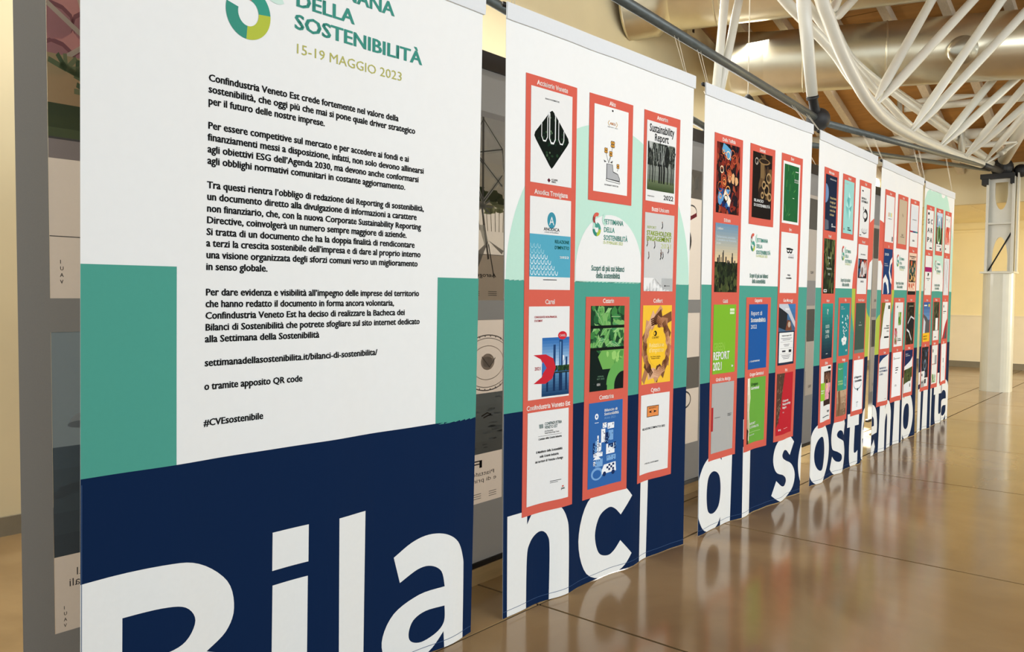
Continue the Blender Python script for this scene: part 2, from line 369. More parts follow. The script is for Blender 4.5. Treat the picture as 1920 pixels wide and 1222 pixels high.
bm = bmesh.new(); sweep(bm, [neck1[0], Vector(neck1[0]).lerp(Vector(neck1[1]), .2), Vector(neck1[0]).lerp(Vector(neck1[1]), .25), neck1[1], neck1[2]], [.05, .052, .038, .042, .05], 20)
sphere_into(bm, N1, .1, seg=28); obj('ball_joint', bm, M['castiron'], T, smooth=True)
bm = bmesh.new(); sphere_into(bm, N2, .085, seg=28); sweep(bm, [N2, (N2[0]+.02, N2[1], N2[2]+.12)], .045, 16); obj('ball_joint', bm, M['castiron'], T, smooth=True)
d_ = (Vector((14.702, 2.680, 3.644))-Vector(N1)).normalized()
tube('rod_coupler', [Vector((14.702, 2.68, 3.644))-d_*.5, Vector((15.7, 2.70, 3.71))], .05, M['castiron'], T, 14)
# small fittings below the roof
t = thing('hanging_lamp', 'small dark lamp hanging on thin wire below the lower duct, above third banner', 'lamp')
L_ = Vector(LAMPPOS)
bm = bmesh.new(); sweep(bm, [L_+Vector((0,0,.06)), L_+Vector((0,0,.03)), L_+Vector((0,0,-.04)), L_+Vector((0,0,-.05))], [.02, .05, .085, .07], 20); obj('lamp_body', bm, M['castiron'], t, smooth=True)
tube('wire', [L_+Vector((0,0,.05)), (L_.x, L_.y, roofz(L_.x)+.03)], .006, M['wire'], t, 6)
tube('wire', [L_+Vector((0,0,.05)), L_+Vector((-.25,.2,-.15))], .005, M['wire'], t, 6)
B_ = Vector(BOXPOS)
t = thing('wall_sensor', 'small cream sensor box with black slot on wall under upper duct', 'sensor')
boxobj('housing', (B_.x-.13, 5.82, B_.z-.1), (B_.x+.13, 5.9, B_.z+.1), M['wall'], t)
boxobj('slot', (B_.x+.02, 5.812, B_.z-.05), (B_.x+.07, 5.822, B_.z+.06), M['black'], t)
t = thing('wall_light', 'small bright oval wall light high between fourth and fifth banner', 'light')
bm = bmesh.new(); sphere_into(bm, (16.24, 4.86, 3.71), .1, .5, 1, 1.25); obj('glass_shade', bm, M['lamp'], t, smooth=True)
boxobj('back_plate', (16.27, 4.8, 3.62), (16.32, 4.92, 3.8), M['white_steel'], t)
# ------------------------------------------------------------------ lettering (glyphs cached once from the built-in font)
CHARS = sorted(set("ABCDEFGHIJKLMNOPQRSTUVWXYZabcdefghijklmnopqrstuvwxyz0123456789àùèÀ.,:;'’-/#!+&()%«»|"))
GL = {}
def build_glyphs():
    tmp = []
    for bold in (0.0, .011):
        for ch in CHARS:
            for s_ in (ch, ch+'I'):
                c = bpy.data.curves.new('g', 'FONT'); c.body = s_; c.size = 1; c.resolution_u = 2; c.offset = bold
                o = bpy.data.objects.new('g', c); COL.objects.link(o); tmp.append((bold, ch, s_, o))
    dg = bpy.context.evaluated_depsgraph_get(); dg.update()
    ext = {}
    for bold, ch, s_, o in tmp:
        me = o.evaluated_get(dg).to_mesh()
        vs = [(v.co.x, v.co.y) for v in me.vertices]
        if s_ == ch:
            GL[(bold, ch)] = [vs, [tuple(p.vertices) for p in me.polygons], 0]
        else: ext[(bold, ch)] = max([v[0] for v in vs] or [0])
        o.to_mesh_clear()
    for bold in (0.0, .011):
        ri = max(v[0] for v in GL[(bold, 'I')][0])
        for ch in CHARS: GL[(bold, ch)][2] = ext[(bold, ch)]-ri
    for *_, o in tmp:
        c = o.data; bpy.data.objects.remove(o); bpy.data.curves.remove(c)
build_glyphs()
XH = max(v[1] for v in GL[(0.0, 'x')][0]); CAPH = max(v[1] for v in GL[(0.0, 'H')][0])

class Art:
    """flat print collected as coloured 2-D faces (s, z, layer)"""
    def __init__(self): self.v = []; self.f = []; self.c = []
    def add(self, pts, tris, col, l):
        b = len(self.v); self.v += [(p[0], p[1], l) for p in pts]
        for t in tris: self.f.append(tuple(b+i for i in t)); self.c.append(col)
    def poly(self, pts, col, l=0, holes=()):
        loops = [[Vector((p[0], p[1], 0)) for p in pts]]+[[Vector((p[0], p[1], 0)) for p in h] for h in holes]
        self.add([(v.x, v.y) for lp in loops for v in lp], tessellate_polygon(loops), col, l)
    def rect(self, x0, y0, x1, y1, col, l=0): self.add([(x0,y0),(x1,y0),(x1,y1),(x0,y1)], [(0,1,2,3)], col, l)
    def ell(self, x, y, rx, ry, col, l=0, a0=0, a1=360, n=28):
        P = [(x+rx*math.cos(math.radians(a0+(a1-a0)*k/n)), y+ry*math.sin(math.radians(a0+(a1-a0)*k/n))) for k in range(n+(0 if a1-a0 >= 360 else 1))]
        if a1-a0 < 360: P = [(x, y)]+P
        self.poly(P, col, l)
    def ring(self, x, y, rx, ry, t, col, l=0, a0=0, a1=360, n=36):
        A = [math.radians(a0+(a1-a0)*k/n) for k in range(n+1)]
        o = [(x+rx*math.cos(a), y+ry*math.sin(a)) for a in A]; i = [(x+(rx-t)*math.cos(a), y+(ry-t)*math.sin(a)) for a in A]
        self.add(o+i, [(k, k+1, n+2+k, n+1+k) for k in range(n)], col, l)
    def line(self, pts, w, col, l=0):
        P = [Vector(p) for p in pts]; o = []; i = []
        for k, p in enumerate(P):
            d = (P[min(k+1, len(P)-1)]-P[max(k-1, 0)]); d = d.normalized() if d.length else Vector((1, 0)); q = Vector((-d.y, d.x))*w/2
            o.append(p+q); i.append(p-q)
        n = len(P); self.add([tuple(v) for v in o+i], [(k, k+1, n+k+1, n+k) for k in range(n-1)], col, l)
    def text(self, s, x, y, size, col, l=0, width=None, bold=0, align='l', mirror=False, track=0, xscale=1):
        lvl = .011 if bold else 0.0; X = 0; items = []
        for ch in s:
            if ch == ' ': X += .27+track; continue
            g = GL.get((lvl, ch)) or GL[(lvl, 'o')]
            items.append((g, X, ch)); X += g[2]+track
        sx = size*xscale if width is None else width/max(X, .01)
        tot = X*sx; x0 = x if align == 'l' else (x-tot/2 if align == 'c' else x-tot)
        for g, gx, ch in items:
            up = 1.16 if ch.islower() else 1.0      # taller lower-case like the banner's sans
            fy = lambda v: v*up if v <= XH else XH*up+(v-XH)*(CAPH*1.03-XH*up)/(CAPH-XH)
            for dx in ((-.02, 0, .02) if bold > 1 else ((-.006, .006) if bold else (0,))):
                pts = [(x0+(gx+vx+dx)*sx, y+(fy(vy) if up != 1 else vy)*size) for vx, vy in g[0]]
                if mirror: pts = [(2*x0+tot-px, py) for px, py in pts]
                self.add(pts, g[1], col, l)
    def blobs(self, x0, y0, x1, y1, cols, n, r, l=0, asp=1.0, seed=0, k=7, top=None):
        rn = random.Random(seed)
        for _ in range(n):
            rr = r*rn.uniform(.5, 1.3); cx = rn.uniform(x0, x1); cy = rn.uniform(y0, y1)
            P = []
            a_ = rn.uniform(0, 6)
            for q in range(k):
                a = a_+2*PI*q/k; m_ = rr*rn.uniform(.65, 1.15)
                P.append((min(x1, max(x0, cx+m_*math.cos(a))), min(y1, max(y0, cy+m_*asp*math.sin(a)))))
            self.poly(P, rn.choice(cols), l+.3*rn.random())
    def grad(self, x0, y0, x1, y1, c0, c1, n=12, l=0, vert=True):
        for k in range(n):
            t = (k+.5)/n; c = tuple(a+(b-a)*t for a, b in zip(c0, c1))
            if vert: self.rect(x0, y0+(y1-y0)*k/n, x1, y0+(y1-y0)*(k+1)/n, c, l)
            else: self.rect(x0+(x1-x0)*k/n, y0, x0+(x1-x0)*(k+1)/n, y1, c, l)
    def build(self, name, parent, surf, base=0.0, step=.00025, mat=None, grid=None, clip=None):
        bm = bmesh.new(); lay = bm.loops.layers.float_color.new('print_colour')
        vs = [bm.verts.new(v) for v in self.v]
        for f, c in zip(self.f, self.c):
            try: F = bm.faces.new([vs[i] for i in f])
            except ValueError: continue
            cc = (*lin(c), 1)
            for lp in F.loops: lp[lay] = cc
        def cut(co, no, **kw):
            bmesh.ops.bisect_plane(bm, geom=bm.verts[:]+bm.edges[:]+bm.faces[:], plane_co=co, plane_no=no, dist=1e-6, **kw)
        if clip:
            cut((clip[0],0,0), (1,0,0), clear_inner=True); cut((clip[2],0,0), (1,0,0), clear_outer=True)
            cut((0,clip[1],0), (0,1,0), clear_inner=True); cut((0,clip[3],0), (0,1,0), clear_outer=True)
        if grid and bm.verts:
            x0 = min(v.co.x for v in bm.verts); x1 = max(v.co.x for v in bm.verts)
            y0 = min(v.co.y for v in bm.verts); y1 = max(v.co.y for v in bm.verts)
            k = math.floor(x0/grid)+1
            while k*grid < x1: cut((k*grid,0,0), (1,0,0)); k += 1
            k = math.floor(y0/GZ)+1
            while k*GZ < y1: cut((0,k*GZ,0), (0,1,0)); k += 1
        for v in bm.verts: v.co = surf(v.co.x, v.co.y, base+v.co.z*step)
        if surf: bm.normal_update()
        return obj(name, bm, mat or M['print'], parent, recalc=False)
GZ = .1; GS = .0348

# big poster letters: outlines in metres, baseline 0; True marks a corner
C_ = True
def smooth_loop(pts, n=5):
    N = len(pts); out = []
    for i in range(N):
        p0, p1, p2, p3 = pts[i-1], pts[i], pts[(i+1) % N], pts[(i+2) % N]
        c1 = len(p1) > 2; c2 = len(p2) > 2
        if c1 and c2: out.append((p1[0], p1[1])); continue
        a = Vector(p1[:2]) if c1 else Vector(p0[:2]); d = Vector(p2[:2]) if c2 else Vector(p3[:2]); b = Vector(p1[:2]); c = Vector(p2[:2])
        for k in range(n):
            t = k/n; v = .5*((2*b)+(c-a)*t+(2*a-5*b+4*c-d)*t*t+(3*b-a-3*c+d)*t**3); out.append((v.x, v.y))
    return out
def el(cx, cy, rx, ry): return [(cx+rx*math.cos(2*PI*k/12), cy+ry*math.sin(2*PI*k/12)) for k in range(12)]
dL = [(.51,0,1),(.51,.70,1),(.36,.70,1),(.36,.455,1),(.30,.50),(.21,.51),(.07,.44),(0,.25),(.07,.05),(.21,-.01),(.31,.01),(.36,.06,1),(.36,0,1)]
dH = [(.145,.25),(.17,.36),(.25,.395),(.33,.355),(.355,.25),(.33,.145),(.25,.105),(.17,.14)]
LET = {
 'n': (.47, [[(0,0,1),(0,.50,1),(.15,.50,1),(.15,.43,1),(.20,.485),(.29,.51),(.39,.485),(.45,.41),(.47,.31),(.47,0,1),(.325,0,1),(.325,.27),(.31,.34),(.27,.372),(.22,.365),(.175,.33),(.152,.26),(.15,0,1)]]),
 'c': (.46, [[(.46,.42,1),(.365,.325,1),(.315,.37),(.26,.385),(.18,.35),(.145,.25),(.18,.145),(.26,.11),(.315,.125),(.365,.175,1),(.46,.08,1),(.38,.01),(.26,-.015),(.08,.05),(0,.25),(.08,.45),(.26,.515),(.38,.49)]]),
 'd': (.51, [dL, dH]),
 'b': (.51, [[(.51-p[0], p[1])+tuple(p[2:]) for p in dL], [(.51-p[0], p[1]) for p in dH]]),
 'i': (.15, [[(0,0,1),(.15,0,1),(.15,.51,1),(0,.51,1)], 'new', [(-.002,.565,1),(.152,.565,1),(.152,.708,1),(-.002,.708,1)]]),
 'l': (.145, [[(0,0,1),(.145,0,1),(.145,.703,1),(0,.703,1)]]),
 's': (.43, [[(.40,.43,1),(.34,.33,1),(.27,.375),(.20,.388),(.155,.362),(.17,.33),(.25,.30),(.37,.255),(.43,.16),(.385,.045),(.22,-.015),(.10,.01),(0,.065,1),(.06,.17,1),(.14,.12),(.225,.105),(.275,.13),(.255,.165),(.17,.20),(.055,.24),(.01,.345),(.06,.46),(.21,.515),(.32,.49)]]),
 'o': (.56, [el(.28,.25,.28,.265), el(.28,.25,.135,.145)]),
 't': (.34, [[(.08,.50,1),(0,.50,1),(0,.375,1),(.08,.375,1),(.08,.14),(.12,.02),(.22,-.015),(.33,.015,1),(.33,.135,1),(.27,.115),(.235,.15),(.235,.375,1),(.34,.375,1),(.34,.50,1),(.235,.50,1),(.235,.64,1),(.08,.64,1)]]),
 'e': (.51, [[(.51,.21,1),(.15,.21,1),(.19,.13),(.28,.10),(.385,.155,1),(.47,.07,1),(.40,.01),(.27,-.015),(.08,.05),(0,.25),(.08,.45),(.26,.515),(.43,.45),(.505,.32)], [(.155,.295,1),(.365,.295,1),(.34,.37),(.26,.40),(.18,.37)]]),
 'a': (.475, [[(.055,.473,1),(.09,.356,1),(.19,.39),(.265,.388),(.325,.35),(.345,.277,1),(.20,.275),(.06,.23),(0,.125),(.04,.02),(.15,-.02),(.26,.005),(.34,.075,1),(.345,0,1),(.475,0,1),(.475,.30),(.468,.38),(.43,.46),(.35,.512),(.25,.53),(.15,.515)], [(.145,.12),(.17,.17),(.24,.193),(.345,.19,1),(.343,.12),(.30,.08),(.22,.06),(.16,.08)]]),
 'B': (.55, [[(0,0,1),(0,.692,1),(.25,.692),(.38,.665),(.49,.575),(.517,.47),(.485,.395),(.41,.352,1),(.52,.29),(.56,.18),(.50,.05),(.30,0)], [(.127,.55,1),(.25,.55),(.33,.53),(.366,.475),(.33,.415),(.25,.395),(.127,.395,1)], [(.127,.27,1),(.28,.27),(.38,.235),(.39,.18),(.35,.135),(.25,.13),(.127,.13,1)]]),
}
LET['à'] = LET['a']
WHITE = (229, 231, 229); CORAL = (208, 96, 80); GREEN = (76, 154, 138); NAVY = (7, 33, 68); MINT = (186, 222, 206); LIME = (172, 190, 76); BLK = (22, 22, 24)

# ------------------------------------------------------------------ banners
class Banner:
    TW = 1.74
    def __init__(self, k, xt0, xb0, y0, xt1, xb1, y1, ztop, seed, zb=.004):
        self.a = (xt0, xb0, y0, xt1, xb1, y1); self.zt = ztop; self.zb = zb; self.ph = seed*1.7
        e = Vector((xt1-xt0, y1-y0, 0)).normalized(); self.n = Vector((e.y, -e.x, 0))
    def surf(self, s, z, off=0.0):
        xt0, xb0, y0, xt1, xb1, y1 = self.a; u = s/self.TW; v = z/2.96
        xa = xb0+(xt0-xb0)*v; xb = xb1+(xt1-xb1)*v
        amp = .0025+.009*max(0, 1-z/1.6)**1.5
        if z > self.zt-.075: amp *= .3
        rip = amp*(math.sin(2*PI*(u*2.9+self.ph)+.5*z)+.5*math.sin(2*PI*(u*5.3+self.ph*2)-.3*z))
        zz = self.zb+z*(self.zt-self.zb)/self.zt
        return Vector((xa+(xb-xa)*u, y0+(y1-y0)*u, zz))+self.n*(off+rip)
def cloth(bn, parent):
    bm = bmesh.new(); nx = 50; zs = [k*GZ for k in range(30) if k*GZ < bn.zt-.09]+[bn.zt-.082, bn.zt-.078, bn.zt-.04, bn.zt]
    rows = []
    for z in zs:
        ext = .012 if z > bn.zt-.08 else 0
        rows.append([bm.verts.new(bn.surf(k*GS+(ext if k == nx else (-ext*.3 if k == 0 else 0)), z, .003 if z > bn.zt-.08 else 0)) for k in range(nx+1)])
    back = [[bm.verts.new(v.co-bn.n*.0012) for v in r_] for r_ in rows]
    for A_, fl in ((rows, False), (back, True)):
        for a, b in zip(A_, A_[1:]):
            for k in range(nx):
                q = (a[k], a[k+1], b[k+1], b[k]); bm.faces.new(q[::-1] if fl else q)
    for i in range(len(rows)-1):
        bm.faces.new((rows[i][0], rows[i+1][0], back[i+1][0], back[i][0])); bm.faces.new((rows[i+1][nx], rows[i][nx], back[i][nx], back[i+1][nx]))
    for k in range(nx):
        bm.faces.new((rows[0][k+1], rows[0][k], back[0][k], back[0][k+1])); bm.faces.new((rows[-1][k], rows[-1][k+1], back[-1][k+1], back[-1][k]))
    c = obj('cloth', bm, M['cloth'], parent, smooth=False)
    # rod sleeve at the top, and the rod end that shows
    pts = [bn.surf(-.012, bn.zt-.012, -.012), bn.surf(1.75, bn.zt-.012, -.012)]
    tube('rod', pts, .012, M['black'], parent, 12)
def sleeve(bn, parent):
    a = Art(); a.rect(0, bn.zt-.0775, 1.752, bn.zt-.001, (216, 220, 222), 0); a.build('rod_sleeve', parent, bn.surf, .0065, grid=GS)
    a = Art(); a.rect(0, bn.zt-.080, 1.752, bn.zt-.0775, (196, 200, 202), 0)
    a.build('sleeve_seam', parent, bn.surf, .0068, grid=GS)
    a = Art(); a.rect(0, .030, 1.74, .0325, (60, 84, 120), 0); a.rect(.002, .033, .004, 1.0, (60, 84, 120), 0)
    a.build('hem_stitching', parent, bn.surf, .0018, grid=GS, clip=(0, 0, 1.74, 3))
def letters(bn, parent, items):
    for ch, s0, wscale in items:
        w, loops = LET[ch]; a = Art(); grp = [[]]
        for L in loops:
            if L == 'new': grp.append([]); continue
            grp[-1].append([(s0+p[0]*wscale, p[1]) for p in smooth_loop(L)])
        for g in grp: a.poly(g[0], (229, 231, 228), 0, holes=g[1:])
        a.build('big_letter', parent, bn.surf, .0010, grid=GS, clip=(0, 0, 1.74, 3))
def bands(bn, parent, rects):
    for nm, a in rects: a.build(nm, parent, bn.surf, .0004, grid=GS, clip=(0, 0, 1.74, 3.0))
def hang(bn, parent, n=2):
    for u in ((.06, 1.66) if n == 2 else (.06,)):
        p = bn.surf(u, bn.zt-.012, -.012)
        # tie rod above this point
        A_, B_ = Vector((3.603, 2.62, 3.314)), Vector(N1)
        if p.x > N1[0]: A_, B_ = Vector(N1), Vector((14.702, 2.68, 3.644))
        tt = (p.x-A_.x)/(B_.x-A_.x); q = A_.lerp(B_, tt)
        for dx in (-.02, .03): tube('hanging_wire', [p+Vector((dx*.4, 0, 0)), q+Vector((dx, 0, 0))], .0015, M['wire'], parent, 5)

ROWS = [(2.152, 2.625), (1.617, 2.083), (1.060, 1.532), (.520, .996)]
COLS = [(.178, .503), (.702, 1.018), (1.214, 1.536)]
def strip(bn, parent, s0, z0, s1, z1, names):
    a = Art(); a.rect(s0, z0, s1, z1, CORAL, 0)
    for nm, z in names: a.text(nm, (s0+s1)/2, z-.008, .034, (246, 236, 230), 1.2, bold=2, align='c', width=None)
    return a.build('coral_strip', parent, bn.surf, .0021, .0004, grid=GS)
class Cover(Art):
    """art laid out in 0..1 x 0..1 of a report cover"""
def cover(bn, st, col, row, fn, z=None):
    s0, s1 = COLS[col]; z0, z1 = z or ROWS[row]
    a = Art(); fn(a)
    w = s1-s0; h = z1-z0
    a.v = [(s0+min(1.0, max(0.0, v[0]))*w, z0+min(1.0, max(0.0, v[1]))*h, v[2]) for v in a.v]
    a.build('report_cover', st, bn.surf, .0034, .0003, grid=GS)
# inside a cover: x 0..1 is .32 m, y 0..1 is .47 m -> text sizes given as fraction of height
def T_(a, s, x, y, h, col, w=None, bold=0, align='l', l=3, xs=1.45): a.text(s, x, y, h, col, l, width=w, bold=bold, align=align, xscale=xs)
def bgc(a, c): a.rect(0, 0, 1, 1, c, 0)
PAPER = (226, 227, 225)
def logo(bn, parent, arch=True, mono=False):
    a = Art()
    if arch:
        P = [(.553, 1.668)]+[(.872+.32*math.cos(PI*k/24), 1.72+.318*math.sin(PI*k/24)) for k in range(24, -1, -1)]+[(1.192, 1.668)]
        a.poly(P, WHITE, 0)
        a.build('white_arch', parent, bn.surf, .0012, .0004, grid=GS); a = Art()
    x, y = .742, 1.985
    s_logo(a, x, y-.03, .036, 1); a.build('s_emblem', parent, bn.surf, .0022, .0004); a = Art()
    for k, (t_, w_) in enumerate((('SETTIMANA', .185), ('DELLA', .10), ('SOSTENIBILITÀ', .23))): a.text(t_, .805, 1.985-.044*k, .040, GREEN, 1, width=w_, bold=1)
    a.text('15-19 MAGGIO 2023', .80, 1.875, .026, LIME, 1, width=.19)
    a.build('logo_wordmark', parent, bn.surf, .0022, .0004); a = Art()
    a.text('Scopri di più sui bilanci', .855, 1.725, .042, (40, 116, 104), 1, width=.31, bold=1, align='c')
    a.text('della sostenibilità', .855, 1.685, .042, (40, 116, 104), 1, width=.225, bold=1, align='c')
    a.build('logo_caption', parent, bn.surf, .0022, .0004)
def s_logo(a, x, y, r, l):
    # two stacked open rings forming an S, in coloured sectors
    t = r*.55
    a.ring(x, y+r*1.30, r, r*1.15, t, CORAL, l, 60, 150); a.ring(x, y+r*1.30, r, r*1.15, t, (150, 60, 60), l, 150, 215); a.ring(x, y+r*1.30, r, r*1.15, t, GREEN, l, 215, 285)
    a.ring(x, y-r*.1, r, r*1.05, t, GREEN, l, 0, 85); a.ring(x, y-r*.1, r, r*1.05, t, LIME, l, -90, 0); a.ring(x, y-r*.1, r, r*1.05, t, (52, 134, 118), l, 180, 270)
    a.ring(x+r*2.1, y+r*1.5, r*.8, r*.9, t*.9, MINT, l, 100, 290); a.ring(x-r*1.2, y+r*.6, r*.8, r*.9, t*.9, MINT, l, -60, 70)
# ---- report covers -------------------------------------------------
DG = (24, 44, 26)
def lines(a, x, y, w, n, col, dy=.022, t=.006, l=3, jit=1):
    rn = random.Random(int(x*97+y*31))
    for k in range(n): a.rect(x, y-dy*k, x+w*(rn.uniform(.6, 1) if jit else 1), y-dy*k+t, col, l)
def cv_diamond(a):
    bgc(a, PAPER); a.text('BILANCIO DI SOSTENIBILITÀ 2022', .5, .895, .022, BLK, 2, width=.34, bold=1, align='c')
    D = [(.5,.80),(.57,.76),(.90,.53),(.92,.49),(.88,.45),(.55,.20),(.5,.17),(.45,.20),(.12,.45),(.08,.49),(.10,.53),(.43,.76)]
    a.poly(D, (12, 22, 16), 1)
    rn = random.Random(3)
    for _ in range(90):
        x, y = rn.uniform(.12, .88), rn.uniform(.2, .74)
        if abs(x-.5)/.40+abs(y-.485)/.30 < .93: a.ell(x, y, rn.uniform(.01, .035), rn.uniform(.007, .02), rn.choice([(34,60,38),(60,86,58),(20,46,30),(90,110,84)]), 2, n=7)
    a.line([(.25,.66),(.25,.50),(.29,.455),(.35,.455),(.39,.50),(.39,.70),(.44,.78),(.5,.80),(.55,.78),(.58,.74)], .016, WHITE, 3)
    a.line([(.44,.76),(.44,.49),(.48,.445),(.54,.445),(.58,.49),(.58,.74)], .022, WHITE, 3)
    a.line([(.66,.70),(.66,.50),(.70,.455),(.76,.455),(.79,.50),(.79,.60)], .016, WHITE, 3)
    a.poly([(.40,.045),(.44,.068),(.48,.045),(.44,.02)], (90, 30, 44), 2); T_(a, 'ACCIAIERIE', .50, .048, .026, BLK, .15, 1); T_(a, 'VENETE', .50, .024, .026, BLK, .11, 1)
def cv_anodica(a):
    bgc(a, PAPER); a.rect(0, .14, 1, .60, (84, 164, 188), 1); a.ell(.52, .76, .105, .09, (60, 140, 160), 1); T_(a, 'A', .46, .71, .13, WHITE, .12, 0)
    T_(a, 'ANODICA', .52, .645, .05, BLK, .38, 1, 'c'); T_(a, 'a touch of excellence', .52, .622, .022, (70,90,100), .34, 0, 'c')
    T_(a, 'RELAZIONE', .60, .515, .052, (20, 96, 84), .36, 2); T_(a, 'D’IMPATTO', .60, .45, .052, (20, 96, 84), .36, 2); T_(a, '2022', .72, .35, .036, WHITE, .24, 2)
    for r in range(6):
        n = [3, 4, 5, 6, 7, 8][r]; y = .50-.058*r
        for k in range(n):
            x = .02+.085*k; a.line([(x, y), (x+.01, y-.035), (x+.03, y-.05), (x+.055, y-.045), (x+.065, y-.01)], .012, (214, 232, 238) if r > 1 else (150, 200, 214), 2)
    a.rect(.33, .105, .66, .113, BLK, 2)
def cv_carel(a):
    bgc(a, PAPER); T_(a, 'CONSOLIDATED NON-FINANCIAL', .13, .875, .032, (196, 44, 54), .55, 2); T_(a, 'STATEMENT', .13, .835, .032, (196, 44, 54), .2, 2)
    a.grad(.33, .03, 1, .66, (60, 110, 170), (52, 110, 176), 4, 1); a.grad(.33, .33, 1, .66, (190, 214, 232), (40, 100, 170), 10, 1.4)
    a.blobs(.35, .36, .98, .46, [(220,232,240),(200,220,236)], 8, .05, 1.6, seed=5)
    a.grad(.33, .02, 1, .27, (24, 58, 96), (90, 140, 180), 8, 1.5)
    for x, w, h in ((.60,.055,.58),(.74,.09,.63),(.44,.05,.30),(.90,.05,.44)): a.rect(x, .33, x+w, h, (30, 64, 110), 2); a.rect(x, .07, x+w*.9, .27, (20, 46, 84), 2)
    a.rect(.755, .33, .79, .61, (90, 140, 190), 2.2)
    a.blobs(.33, .285, 1, .35, [(30,60,34),(50,84,44),(24,46,30)], 46, .04, 2.5, seed=2); a.rect(.33, .265, 1, .28, (40, 52, 40), 2.8)
    a.poly([(.12,.48),(.42,.48),(.60,.43),(.66,.33),(.58,.21),(.42,.16),(.13,.17),(.33,.235),(.40,.33),(.30,.43)], (196, 40, 52), 3, holes=[]); a.poly([(.33,.26),(.44,.33),(.36,.40),(.33,.38)], (60,110,170), 3.3)
    a.ell(.82, .68, .11, .045, (206, 40, 52), 3.5); T_(a, 'CAREL', .82, .667, .035, WHITE, .16, 1, 'c', 4.2); T_(a, '2021', .15, .315, .05, (196, 40, 52), .16, 1, l=4)
def cv_confi(a):
    bgc(a, PAPER)
    for k in range(5): a.line([(.29+.02*k, .86), (.30+.02*k, .815)], .012, (50, 90, 88), 2)
    T_(a, 'CONFINDUSTRIA', .42, .842, .046, (50, 90, 88), .40, 1); T_(a, 'VENETO EST', .42, .803, .046, (50, 90, 88), .30, 1); T_(a, 'Area Metropolitana', .42, .77, .024, BLK, .2); T_(a, 'Venezia Padova Rovigo Treviso', .42, .748, .024, BLK, .34)
    a.rect(.26, .728, .82, .731, BLK, 2); T_(a, 'Comitato della Grande Industria', .27, .69, .03, BLK, .55, 2)
    for k, s_ in enumerate(('Il Manifesto della Sostenibilità', 'nella Grande Industria', 'dei territori di Venezia e Rovigo')): T_(a, s_, .53, .55-.052*k, .036, BLK, [.62,.44,.66][k], 2, 'c')
    a.rect(.56, .215, .82, .221, BLK, 2); a.rect(.56, .198, .74, .203, BLK, 2); a.rect(.84, .13, .88, .145, (200, 60, 40), 2); T_(a, 'pwc', .82, .105, .03, BLK, .09, 2)
def cv_boot(a):
    bgc(a, (232, 234, 232)); a.rect(.49, .955, .53, .975, BLK, 2)
    a.line([(.42,.845),(.38,.815),(.42,.785)], .012, (200,160,70), 2); a.line([(.62,.845),(.66,.815),(.62,.785)], .012, (200,160,70), 2); T_(a, 'AKU', .52, .80, .042, (196, 126, 50), .17, 2, 'c'); T_(a, 'REPORT 2022', .52, .765, .018, (120,120,120), .3, 0, 'c')
    OR = (216, 158, 66); BR = (96, 62, 30)
    for cx, cy, s_ in ((.34, .49, .8), (.53, .575, 1), (.48, .46, .8), (.70, .33, .7)):
        a.line([(cx, cy-.03), (.42 if cx < .6 else .68, .35 if cx < .6 else .27)], .008, (70, 70, 60), 1.5)
        for k in range(4): q = PI/4+k*PI/2; a.ell(cx+.038*s_*math.cos(q), cy+.026*s_*math.sin(q), .034*s_, .023*s_, BR, 2, n=14); a.ell(cx+.038*s_*math.cos(q), cy+.026*s_*math.sin(q), .023*s_, .014*s_, OR, 2.9, n=12)
    for p in ([(.36,.36),(.28,.38),(.30,.35)], [(.46,.36),(.54,.385),(.52,.35)]): a.poly(p, (80,80,76), 2)
    a.poly([(.36,.34),(.54,.34),(.56,.26),(.70,.24),(.76,.19),(.76,.15),(.36,.16)], (60,60,62), 2.2); a.poly([(.375,.335),(.525,.335),(.55,.25),(.69,.232),(.745,.188),(.745,.16),(.375,.168)], (172, 174, 176), 2.9)
    a.poly([(.35,.165),(.77,.15),(.77,.125),(.36,.138)], (60,60,62), 2.2); a.poly([(.36,.160),(.76,.146),(.76,.131),(.37,.143)], WHITE, 2.9)
    a.text('SUSTAINABILITY REPORT 2021', .52, .085, .022, BLK, 2, width=.42, bold=1, align='c')
